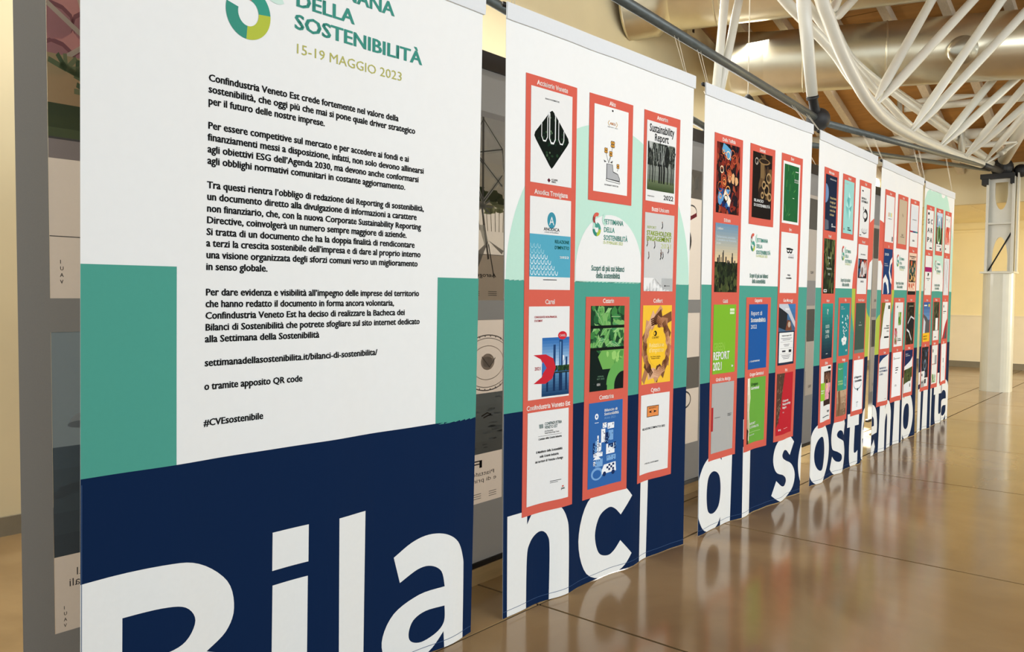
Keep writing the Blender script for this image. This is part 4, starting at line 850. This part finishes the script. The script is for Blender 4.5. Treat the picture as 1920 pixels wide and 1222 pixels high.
def cv_magenta(a):
    bgc(a, PAPER); a.rect(0,.59,1,.71,(158,28,100),1); a.rect(.38,.50,.58,.56,BLK,2); a.rect(.38,.48,.5,.53,BLK,2); T_(a,'Sustainability report',.5,.41,.035,(60,60,60),.6,1,'c'); T_(a,'2022',.5,.37,.03,(60,60,60),.2,1,'c'); a.rect(.1,.12,.14,.16,(90,90,90),2)
def cv_greywide(a):
    bgc(a, (214,218,222)); a.line([(.15,.9),(.2,.5),(.15,.1)],.05,(170,176,184),2); a.line([(.5,.95),(.75,.75),(.6,.5),(.8,.2)],.03,(110,120,130),2); a.line([(.5,.7),(.45,.3)],.04,(150,156,166),2)
def cv_trafic(a):
    bgc(a, (70,90,110)); a.grad(0,.55,1,1,(110,150,190),(50,90,150),5,.5); a.poly([(0,.7),(.5,.62),(1,.45),(1,.2),(0,.2)],(84,84,88),1.5); a.poly([(0,.2),(.3,.2),(.35,.5),(.05,.62)],(200,206,214),2); a.rect(.05,.90,.5,.93,WHITE,3); a.rect(.72,.88,.92,.95,(220,196,60),3); a.rect(0,0,1,.22,(236,184,40),3.2); T_(a,'REPORT',.10,.12,.05,(60,50,20),.6,2,l=4); T_(a,'2022',.10,.05,.05,(60,50,20),.6,2,l=4)
def cv_pinewood(a):
    bgc(a, (44,52,36)); a.blobs(0,.25,1,1,[(60,72,44),(30,38,26),(90,100,70)],60,.08,1,1.5,seed=97)
    for x in (.2,.42,.66,.86): a.rect(x,.25,x+.05,1,(70,56,44),1.9)
    a.rect(.48,.26,.84,.58,(236,238,236),2.4); a.rect(0,0,1,.25,PAPER,2.6); a.rect(.35,.07,.65,.09,BLK,3.4)
def cv_redcorner(a):
    bgc(a, PAPER); a.poly([(0,0),(1,0),(1,.55),(.3,.18)],(176,40,50),1); a.poly([(.5,0),(1,0),(1,.4)],(90,80,84),1.6); a.ell(.2,.88,.07,.04,BLK,2,n=8); a.rect(.12,.73,.78,.75,BLK,2); a.rect(.12,.69,.5,.70,(90,90,90),2)
def cv_nightdots(a):
    bgc(a, (34,38,46)); a.blobs(0,.25,1,1,[(50,60,76),(24,26,32),(90,110,140),(16,16,20)],40,.09,1,seed=99); a.ring(.55,.55,.22,.14,.05,(110,130,150),2); a.rect(0,0,.55,.40,PAPER,3); a.rect(.0,0,1,.22,PAPER,3); a.rect(.08,.28,.2,.34,BLK,4); a.rect(.55,.08,.8,.19,(60,60,66),4); a.rect(.1,.1,.3,.14,(90,90,90),4)
def cv_market(a):
    bgc(a, (226,230,228)); a.ell(.26,.86,.10,.05,(70,90,90),2,n=10); a.rect(.6,.5,.9,.74,(150,156,160),1.5); T_(a,'REPORT 2022',.08,.5,.04,(196,90,70),.6,2); a.blobs(.1,.03,.8,.26,[(120,160,90),(90,130,70),(190,210,170)],20,.08,2,seed=101)
def cv_sketch(a):
    bgc(a, (232,234,236)); a.ring(.6,.2,.3,.2,.02,(190,196,202),2,0,180); a.line([(.4,.95),(.7,.8),(.4,.7)],.02,(170,176,184),2); a.rect(.4,.5,.7,.62,(160,166,176),2); a.line([(.8,.5),(.75,.1)],.02,(150,156,166),2)

Z3 = [(.82, 1.0)]
BN = {
 2: Banner(2, 2.971, 2.974, 2.58, 4.721, 4.650, 2.52, 2.985, 2),
 3: Banner(3, 4.885, 4.868, 2.53, 6.613, 6.515, 2.47, 2.98, 3),
 4: Banner(4, 6.794, 6.774, 2.475, 8.420, 8.234, 2.50, 2.965, 4),
 5: Banner(5, 8.609, 8.466, 2.505, 10.298, 10.149, 2.54, 2.962, 5),
 6: Banner(6, 10.390, 10.260, 2.545, 11.863, 11.79, 2.55, 2.95, 6),
}
B1 = Banner(1, 1.050, 1.016, 2.60, 2.813, 2.760, 2.58, 2.96, 1)
Banner.TW = 1.74

# banner 1: the introduction text
t = thing('hanging_banner', 'nearest white banner with long black text above large letters Bila on navy', 'banner', )
B1.TW = 1.745; cloth(B1, t); sleeve(B1, t)
a = Art(); a.rect(0, 1.018, .298, 1.677, GREEN, 0); a.build('green_block', t, B1.surf, .0004, grid=GS)
a = Art(); a.rect(1.480, 1.012, 1.745, 1.665, GREEN, 0); a.build('green_block', t, B1.surf, .0004, grid=GS)
a = Art(); a.rect(0, 0, 1.745, 1.018, NAVY, 0); a.build('navy_band', t, B1.surf, .0004, grid=GS)
letters(B1, t, [('B', 0, 1), ('i', .671, 1), ('l', .962, .97), ('a', 1.200, 1)])
for s_, x_, z_, h_, c_, w_, b_ in (('SETTIMANA', .742, 2.735, .077, (64, 142, 128), .47, 2), ('DELLA', .742, 2.650, .077, (64, 142, 128), .268, 2),
    ('SOSTENIBILITÀ', .739, 2.567, .077, (64, 142, 128), .625, 2), ('15-19 MAGGIO 2023', .739, 2.478, .052, (178, 176, 96), .522, 0)):
    a = Art(); a.text(s_, x_, z_, h_, c_, 0, width=w_, bold=b_); a.build('title_line', t, B1.surf, .0016)
a = Art(); a.ring(.555, 2.575, .085, .092, .046, (60, 150, 130), 0, 5, 75); a.ring(.555, 2.575, .085, .092, .046, (176, 188, 70), 0, -95, 5); a.ring(.555, 2.575, .085, .092, .046, (62, 142, 124), 0, 165, 265)
a.ring(.555, 2.575, .085, .092, .046, CORAL, 0, 75, 100); a.ring(.665, 2.70, .06, .065, .04, (200, 226, 214), 0, 150, 300); a.ring(.425, 2.68, .07, .075, .045, (200, 226, 214), 0, 230, 360); a.ring(.545, 2.725, .085, .092, .046, CORAL, 0, 60, 200); a.ring(.545, 2.725, .085, .092, .046, GREEN, 0, 200, 260)
a.build('ring_emblem', t, B1.surf, .0016)
TXT = [("Confindustria Veneto Est crede fortemente nel valore della", 1.243), ("sostenibilità, che oggi più che mai si pone quale driver strategico", 1.334), ("per il futuro delle nostre imprese.", .877), None,
 ("Per essere competitive sul mercato e per accedere ai fondi e ai", 1.302), ("finanziamenti messi a disposizione, infatti, non solo devono allinearsi", 1.387), ("agli obiettivi ESG dell’Agenda 2030, ma devono anche conformarsi", 1.358), ("agli obblighi normativi comunitari in costante aggiornamento.", 1.285), None,
 ("Tra questi rientra l’obbligo di redazione del Reporting di sostenibilità,", 1.391), ("un documento diretto alla divulgazione di informazioni a carattere", 1.350), ("non finanziario, che, con la nuova Corporate Sustainability Reporting", 1.375), ("Directive, coinvolgerà un numero sempre maggiore di aziende.", 1.297), ("Si tratta di un documento che ha la doppia finalità di rendicontare", 1.341), ("a terzi la crescita sostenibile dell’impresa e di dare al proprio interno", 1.376), ("una visione organizzata degli sforzi comuni verso un miglioramento", 1.360), ("in senso globale.", .638), None,
 ("Per dare evidenza e visibilità all’impegno delle imprese del territorio", 1.371), ("che hanno redatto il documento in forma ancora volontaria,", 1.235), ("Confindustria Veneto Est ha deciso di realizzare la Bacheca dei", 1.293), ("Bilanci di Sostenibilità che potrete sfogliare sul sito internet dedicato", 1.377), ("alla Settimana della Sostenibilità", .861), None,
 ("settimanadellasostenibilita.it/bilanci-di-sostenibilita/", 1.151), None, ("o tramite apposito QR code", .789), None, ("#CVEsostenibile", .625)]
ZB = [2.309, 2.270, 2.230, 0, 2.148, 2.108, 2.068, 2.029, 0, 1.947, 1.907, 1.867, 1.828, 1.788, 1.749, 1.709, 1.669, 0, 1.582, 1.542, 1.502, 1.462, 1.422, 0, 1.340, 0, 1.259, 0, 1.135]
a = Art(); paras = []
for i, it in enumerate(TXT+[None]):
    if it is None:
        if a.v: a.build('text_paragraph', t, B1.surf, .0016)
        a = Art(); continue
    x0 = .408-.012*(2.31-ZB[i])/1.17
    a.text(it[0], x0, ZB[i], .0335, (18, 18, 20), 0, width=it[1]-x0, bold=2)
tube('hanging_wire', [B1.surf(1.68, 2.95, -.012), (2.72, 2.62, 3.36)], .0022, M['wire'], t, 5)

# banners 2-6: three coral strips of report covers each
def report_banner(k, label, items, names, covers, extra=None, arch=True):
    bn = BN[k]; t = thing('hanging_banner', label, 'banner'); cloth(bn, t); sleeve(bn, t)
    if extra: extra(bn, t, 0)
    a = Art(); a.rect(0, 1.010, 1.74, 1.665, GREEN, 0); a.build('green_band', t, bn.surf, .0004, grid=GS)
    a = Art(); a.rect(0, 0, 1.74, 1.010, NAVY, 0); a.build('navy_band', t, bn.surf, .0004, grid=GS)
    if extra: extra(bn, t, 1)
    letters(bn, t, items)
    logo(bn, t, arch)
    n0, n1, n2, n3 = names
    sp_ = [strip(bn, t, .142, .473, .545, 2.680, list(zip(n0, (2.645, 2.104, 1.552, 1.016)))),
           strip(bn, t, .660, 2.106, 1.066, 2.680, [(n1[0], 2.648)]),
           strip(bn, t, .655, .468, 1.068, 1.582, list(zip(n2, (1.556, 1.018)))),
           strip(bn, t, 1.184, .475, 1.580, 2.680, list(zip(n3, (2.650, 2.104, 1.556, 1.016))))]
    for r in range(4): cover(bn, sp_[0], 0, r, covers[0][r])
    cover(bn, sp_[1], 1, 0, covers[1][0], z=(2.158, 2.630))
    cover(bn, sp_[2], 1, 2, covers[1][1]); cover(bn, sp_[2], 1, 3, covers[1][2])
    for r in range(4): cover(bn, sp_[3], 2, r, covers[2][r])
    hang(bn, t)
def ex2(bn, t, ph):
    if ph == 0:
        a = Art(); a.poly([(.872+.865*math.cos(PI*q/48), 1.66+.872*math.sin(PI*q/48)) for q in range(49)], MINT, 0); a.build('mint_arch', t, bn.surf, .0004, grid=GS, clip=(0, 0, 1.74, 3))
def ex4(bn, t, ph):
    a = Art()
    if ph == 0:
        P = [(1.08, 1.66), (1.10, 1.80), (1.20, 2.02), (1.30, 2.14), (1.42, 2.23), (1.60, 2.31), (1.75, 2.36), (1.75, 1.66)]; a.poly(P, (214, 98, 82), 0); a.build('coral_shape', t, bn.surf, .0006, grid=GS, clip=(0, 0, 1.74, 3))
        a = Art(); a.poly([(1.60, 1.66), (1.60, 1.84), (1.64, 1.92), (1.75, 1.96), (1.75, 1.66)], WHITE, 0); a.build('white_arch', t, bn.surf, .0009, grid=GS, clip=(0, 0, 1.74, 3))
    else:
        a.poly([(1.08, 1.665), (1.10, 1.45), (1.20, 1.22), (1.22, 1.665)], LIME, 0); a.poly([(1.58, 1.50), (1.64, 1.43), (1.75, 1.38), (1.75, 1.010), (1.58, 1.010)], LIME, 0); a.build('lime_shape', t, bn.surf, .0007, grid=GS, clip=(0, 0, 1.74, 3))
def ex5(bn, t, ph):
    a = Art()
    if ph == 0:
        a.poly([(0, 1.66), (0, 2.36), (.2, 2.33), (.42, 2.24), (.56, 2.05), (.62, 1.86), (.64, 1.66)], (214, 98, 82), 0); a.build('coral_shape', t, bn.surf, .0006, grid=GS, clip=(0, 0, 1.74, 3))
        a = Art(); a.poly([(0, 1.66), (0, 1.95), (.09, 1.955), (.15, 1.90), (.18, 1.82), (.18, 1.66)], WHITE, 0); a.build('white_arch', t, bn.surf, .0009, grid=GS, clip=(0, 0, 1.74, 3))
    else:
        a.poly([(0, 1.36), (.08, 1.40), (.2, 1.43), (.2, 1.010), (0, 1.010)], LIME, 0); a.poly([(.54, 1.665), (.655, 1.665), (.63, 1.52), (.55, 1.40)], LIME, 0); a.build('lime_shape', t, bn.surf, .0007, grid=GS, clip=(0, 0, 1.74, 3))
def ex6(bn, t, ph):
    if ph == 0:
        a = Art(); a.poly([(0, 1.66), (0, 2.72), (.14, 2.83), (.35, 2.90), (.50, 2.925), (.95, 2.93), (1.2, 2.90), (1.38, 2.80), (1.55, 2.62), (1.70, 2.35), (1.74, 2.2), (1.74, 1.66)], MINT, 0); a.build('mint_arch', t, bn.surf, .0004, grid=GS, clip=(0, 0, 1.74, 2.88))
report_banner(2, 'second banner from the left, mint arch and coral report strips above large letters nci',
  [('n', .033, 1.03), ('c', .622, 1.10), ('i', 1.236, .64)],
  (['Acciaierie Venete', 'Anodica Trevigiana', 'Carel', 'Confindustria Veneto Est'], ['Aku'], ['Cesarin', 'Contarina'], ['Amorim', 'Buzzi Unicem', 'Colfert', 'Cytech']),
  ([cv_diamond, cv_anodica, cv_carel, cv_confi], [cv_boot, cv_leaves, cv_city_blue], [cv_trees, cv_stake, cv_hands, cv_cytech]), ex2)
report_banner(3, 'third banner from the left, green and red report covers above large letters di s',
  [('d', -.03, 1.06), ('i', .650, .97), ('s', 1.185, 1.05), ('o', 1.685, 1.0)],
  (['Della Toffola', 'Edison', 'Galdi', 'Grafiche Antiga'], ['Dersut'], ['Gasparini', 'Gruppo Germinal'], ['Ever', 'Evo', 'Gea Montaggi', 'Irca']),
  ([cv_abstract, cv_skyline, cv_green_report, cv_grey], [cv_dark_cafe, cv_blue, cv_germinal], [cv_leafgreen, cv_exo, cv_build, cv_red]), arch=False)
report_banner(4, 'fourth banner from the left, dark forest and teal report covers above large letters oste',
  [('o', -.06, 1.04), ('s', .580, 1.10), ('t', 1.115, 1.0), ('e', 1.560, .95)],
  (['Mazzonetto', 'Napoli', 'Nestor', 'Officina'], ['Masini'], ['Pro', 'Perlage'], ['Pixel', 'Planetel', 'Prodotti Gianni', 'Sole']),
  ([cv_earth, cv_forest, cv_sosteteal, cv_hug], [cv_gem, cv_tealart, cv_bark], [cv_report_bw, cv_face, cv_darkgreen, cv_rapporto]), ex4, arch=False)
report_banner(5, 'fifth banner from the left, navy swirl report cover and lime patch above large letters nib',
  [('e', -.26, .95), ('n', .280, .95), ('i', .850, 1.15), ('b', 1.130, 1.0)],
  (['Roto', 'Sit', 'Stevanato', 'Save'], ['Rossi'], ['Pasta', 'Sipa'], ['Safilo', 'Texa', 'Unox', 'Vimar']),
  ([cv_white_dots, cv_navy_swirl, cv_olive, cv_bil2021], [cv_tan, cv_plants, cv_plainwhite], [cv_grey_white, cv_comic, cv_forestcar, cv_navyland]), ex5, arch=False)
report_banner(6, 'farthest banner at the right end, mint arch top above large letters ilità',
  [('i', .010, 1.40), ('l', .360, 1.20), ('i', .660, 1.10), ('t', .930, 1.0), ('à', 1.290, 1.0)],
  (['Scarpa', 'Tecnica', 'Veritas', 'Zago'], ['Sinergie'], ['Viacqua', 'Zoppas'], ['Somec', 'Vega', 'Zeta', 'Zignago']),
  ([cv_letters6, cv_magenta, cv_trafic, cv_nightdots], [cv_track, cv_pinewood, cv_market], [cv_flames, cv_greywide, cv_redcorner, cv_sketch]), ex6)

# ------------------------------------------------------------------ grey display panels behind the banners
GP = (196, 186, 176); GK = (90, 90, 90)
def flat(x0, y0, x1, y1, th):
    e = Vector((x1-x0, y1-y0, 0)).normalized(); n_ = Vector((e.y, -e.x, 0)); L = (Vector((x1, y1, 0))-Vector((x0, y0, 0))).length
    return L, (lambda s, z, off=0: Vector((x0, y0, z))+e*s+n_*off)
def panel(label, x0, y0, x1, y1, posters, plinth=None):
    t = thing('display_panel', label, 'display panel'); L, f = flat(x0, y0, x1, y1, .02)
    def slab(nm, s0, z0, s1, z1, o0, o1, mat):
        bm = bmesh.new(); vs = [bm.verts.new(f(s, z, o)) for (s, z, o) in [(s0,z0,o0),(s1,z0,o0),(s1,z0,o1),(s0,z0,o1),(s0,z1,o0),(s1,z1,o0),(s1,z1,o1),(s0,z1,o1)]]
        for q in ((0,3,2,1),(4,5,6,7),(0,1,5,4),(1,2,6,5),(2,3,7,6),(3,0,4,7)): bm.faces.new([vs[i] for i in q])
        return obj(nm, bm, mat, t)
    # one thin translucent sheet, open where a poster is set in
    ss = sorted({0, L} | {p[0] for p in posters} | {p[1] for p in posters}); zz = sorted({.115, 2.82} | {p[2] for p in posters} | {p[3] for p in posters})
    bm = bmesh.new(); V = {}
    def vt(a_, b_):
        if (a_, b_) not in V: V[(a_, b_)] = bm.verts.new(f(a_, b_, 0))
        return V[(a_, b_)]
    for a0, a1 in zip(ss, ss[1:]):
        for b0, b1 in zip(zz, zz[1:]):
            if any(p[0] <= a0 and a1 <= p[1] and p[2] <= b0 and b1 <= p[3] for p in posters): continue
            bm.faces.new((vt(a0, b0), vt(a1, b0), vt(a1, b1), vt(a0, b1)))
    obj('sheet', bm, M['grey_board'], t)
    slab('top_rail', -.005, 2.81, L+.005, 2.905, -.025, .012, M['black'])
    slab('bottom_rail', -.005, .09, L+.005, .118, -.025, .010, M['black'])
    for s in (.25, L-.25): tube('hanging_wire', [f(s, 2.9, -.006), f(s, 3.36, -.006)+Vector((0, .25, 0))], .003, M['wire'], t, 5)
    for (s0, s1, z0, z1, fn) in posters:
        a = Art(); fn(a); a.v = [(s0+min(1, max(0, v[0]))*(s1-s0), z0+min(1, max(0, v[1]))*(z1-z0), v[2]) for v in a.v]
        a.build('poster', t, f, .0015, .0003, mat=M['poster'])
    return t
def po_cactus(a):
    a.rect(0,0,1,1,GP,0); a.rect(0,.60,1,1,(192,142,140),1)
    rn = random.Random(3)
    for k in range(10):
        x, y = .02+.10*(k % 5)*2, .9-.12*(k//5); a.ell(x, y+.01, .11, .06, (150,106,110), 1.5, n=12); a.ell(x, y, .10, .055, (198,146,146), 1.9, n=12)
    for p in ([(0,.96),(.2,.86),(.5,.9),(1,.84)], [(.15,1),(.2,.86),(.06,.78)], [(.4,1),(.44,.87),(.7,.79)]): a.line(p, .02, (214,200,180), 2.4)
    a.rect(0,.56,1,.80,(198,178,136),2.6); a.rect(0,.53,1,.64,(92,104,78),3)
    for _ in range(26):
        x, y = rn.uniform(.02,.98), rn.uniform(.62,.76)
        for q in range(5): g = rn.uniform(0, PI); a.line([(x, y), (x+.09*math.cos(g), y+.05*math.sin(g))], .018, rn.choice([(124,138,102),(146,154,116),(104,122,92)]), 3.3)
    a.rect(0,.523,1,.53,GK,3.6); a.rect(0,.46,1,.523,(156,150,150),3.2); a.line([(.25,.30),(.6,.29)],.004,GK,2); a.line([(0,.205),(1,.20)],.003,GK,2)
    a.rect(.25,.34,.30,.38,(80,50,50),3); a.rect(.27,.31,.30,.33,(150,50,50),3)
    for k, c in enumerate('IUAV'): a.text(c, .045, .115-.022*k, .018, GK, 2, bold=1, xscale=1.4)
def mtext(a, s, x, y, h, w, bold=1): a.text(s, x, y, h, (84,84,84), 3, width=w, bold=bold, mirror=True)
def po_blue(a):
    a.rect(0,.255,1,1,(112,124,130),0); a.grad(0,.255,1,.62,(92,98,102),(110,122,128),5,.6); a.blobs(0,.45,1,.52,[(130,140,144),(104,112,116)],10,.08,1.2,.2,seed=5); a.rect(0,0,1,.255,GP,.5)
    a.poly([(.07,.69),(.10,.72),(.35,.80),(.6,.83),(.3,.72),(.12,.68)], (186,190,190), 2); a.ell(.13,.69,.06,.012,(150,156,158),2.4)
    mtext(a, 'Scandal', .10, .182, .036, .19, 0); mtext(a, 'dei vandali', .065, .148, .036, .27, 0)
    for k, c in enumerate('IUAV'): a.text(c, .04, .075-.02*k, .016, GK, 2, bold=1, xscale=1.4)
def po_wind(a):
    a.rect(0,0,1,1,(184,176,164),0); a.grad(0,.5,1,.97,(176,170,154),(160,162,164),6,.5); a.rect(0,.97,1,1,(150,152,156),1); a.rect(0,0,1,.245,(190,180,168),1); a.rect(0,.243,1,.246,GK,1.6)
    a.blobs(.3,.52,1,.60,[(92,98,70),(76,84,60),(110,116,86)],50,.05,1.4,.5,seed=6); a.blobs(.3,.46,1,.53,[(150,154,120),(130,138,104)],18,.06,1.3,.3,seed=7)
    for k in range(12): a.line([(.55+.04*k,.37),(.50+.045*k,.49)],.006,(120,116,100),1.9)
    D_ = (92,92,90); Lt = (200,200,194)
    a.line([(.78,.97),(.78,.5)],.02,(110,108,104),2.4)
    for p in ([(.78,.96),(.98,.82)],[(.78,.96),(.66,.80)],[(.66,.8),(.78,.72)],[(.98,.82),(.74,.78)],[(.70,.78),(.98,.62)],[(.78,.52),(.98,.68)],[(.66,.70),(.78,.52)],[(.98,.82),(1,.70)]): a.line(p, .022, Lt, 2.2); a.line(p, .006, D_, 2.6)
    a.line([(.77,.5),(.84,.22)],.02,(110,108,104),2.4); a.poly([(.74,.40),(.80,.40),(.84,.30),(.80,.29)],Lt,2.8); a.poly([(.84,.32),(.70,.24),(.66,.16),(.74,.18)],(150,148,144),2.8); a.poly([(.84,.32),(1,.27),(.98,.25)],(150,148,144),2.8); a.line([(.84,.30),(.90,.12)],.01,D_,2.8)
    for g in range(8): q = 2*PI*g/8; a.line([(.78,.50),(.78+.10*math.cos(q),.50+.05*math.sin(q))],.012,(150,150,146),2.7)
    a.text('A', .60, .175, .060, (40,40,42), 3, width=.07, bold=1); mtext(a, 'Aerogeneratore', .48, .125, .028, .44); mtext(a, 'ad asse verticale', .30, .095, .028, .36)
    for x in (.66,.84): 
        for k in range(3): a.rect(x,.035-.010*k+.01,x+.09,.038-.010*k+.01,GK,3)
def po_sea(a):
    a.rect(0,0,1,1,GP,0); a.grad(0,.27,1,.60,(104,110,112),(122,132,136),5,.6); a.blobs(.0,.28,1,.58,[(134,142,146),(92,98,100)],60,.05,1.2,.12,seed=9)
    a.ring(.84,.765,.28,.155,.006,(110,106,104),1.5); a.ring(.84,.765,.25,.137,.004,(130,126,122),1.5); a.ring(.84,.765,.17,.095,.004,(168,160,152),1.5); a.ell(.84,.77,.07,.045,(166,158,150),1.9); a.ell(.84,.77,.05,.03,(178,170,162),2.3); a.line([(.78,.80),(.86,.74),(.92,.79)],.008,(140,134,128),2.6)
    for k in range(30): q = 2*PI*k/30; a.ell(.84+.265*math.cos(q), .765+.146*math.sin(q), .006,.004,(100,96,94),2,n=6)
    a.line([(.78,.475),(.84,.49),(.88,.48),(.80,.465)],.008,(60,56,54),2)
    a.text('Fa', .62, .195, .058, (40,40,42), 3, width=.18, bold=1, mirror=True); mtext(a, 'Piattaforma', .56, .150, .030, .36, 0); mtext(a, 'e di primo soccorso', .34, .115, .030, .60, 0)
    for x in (.70,.86):
        for k in range(3): a.rect(x,.05-.012*k,x+.08,.053-.012*k,GK,3)
def po_bike(a):
    a.rect(0,0,1,1,(196,188,178),0); a.rect(0,.78,1,1,(118,116,112),1); a.blobs(0,.80,1,.98,[(150,150,146),(90,90,88),(170,168,160)],26,.08,1.3,seed=13); a.ring(.5,.45,.30,.16,.05,(70,66,66),2); a.line([(.5,.55),(.9,.66)],.03,(150,60,70),2.4)
    for x in (.2,.8): a.ring(x,.68,.1,.05,.012,(110,110,112),2)
    a.ring(.5,.72,.2,.04,.01,(120,120,120),2); a.text('T-U', .3, .19, .05, (40,40,42), 3, width=.3, bold=1, mirror=True); mtext(a, 'telaio', .3, .14, .03, .2); a.rect(.3,.06,.5,.09,GK,2)
def po_bike2(a):
    a.rect(0,0,1,1,(194,186,176),0); a.rect(0,.42,1,.66,(134,134,132),1)
    for x, y in ((.3,.78),(.55,.52),(.3,.36),(.7,.34)): a.ring(x,y,.14,.07,.014,(96,94,94),2)
    a.line([(.3,.78),(.6,.9)],.014,(96,94,94),2); a.line([(.3,.36),(.7,.5)],.014,(96,94,94),2); a.text('Z-bike', .3, .20, .05, (40,40,42), 3, width=.36, bold=1, mirror=True); a.rect(.3,.05,.5,.08,GK,2)
def po_plain(a): a.rect(0,0,1,1,(150,144,136),0); a.rect(0,.6,1,.96,(120,118,114),1); a.text('IUAV',.1,.08,.05,GK,2,bold=1)
Z1, Z2 = (1.560, 2.585), (.415, 1.455)
panel('grey display panel at the left edge of the picture, behind the first banner', .988, 2.98, 2.45, 3.0,
      [(.10, .80, 1.57, 2.60, po_cactus), (.10, .80, .415, 1.455, po_blue)])
panel('grey display panel with wind turbine drawing behind gap of first and second banner', 2.55, 3.0, 4.45, 3.05,
      [(.10, .92, *Z1, po_wind), (.10, .92, .442, 1.452, po_sea), (1.02, 1.8, *Z1, po_plain), (1.02, 1.8, *Z2, po_plain)])
panel('grey display panel with bicycle drawings behind gap of second and third banner', 4.95, 3.12, 6.75, 3.12,
      [(.25, 1.05, *Z1, po_bike), (.25, 1.05, *Z2, po_bike2), (1.1, 1.7, *Z1, po_plain), (1.1, 1.7, *Z2, po_plain)])
panel('narrow visible grey display panel behind gap of third and fourth banner', 8.02, 3.03, 9.6, 3.04,
      [(.06, .80, 1.75, 2.60, po_plain), (.06, .80, .60, 1.50, po_plain)])
panel('grey display panel behind gap of fourth and fifth banner', 10.16, 3.05, 11.7, 3.05,
      [(.05, .8, 1.45, 2.45, po_plain), (.05, .8, .45, 1.35, po_plain)])
t = tag(boxobj('wooden_plinth', (1.0, 3.0, 0), (4.5, 3.12, .088), M['plinth']), 'long pale wooden plinth on floor under the nearer grey panels', 'plinth')
t = tag(boxobj('wooden_plinth', (4.9, 3.13, 0), (6.8, 3.26, .088), M['plinth']), 'shorter pale wooden plinth on floor behind gap of second and third banner', 'plinth')
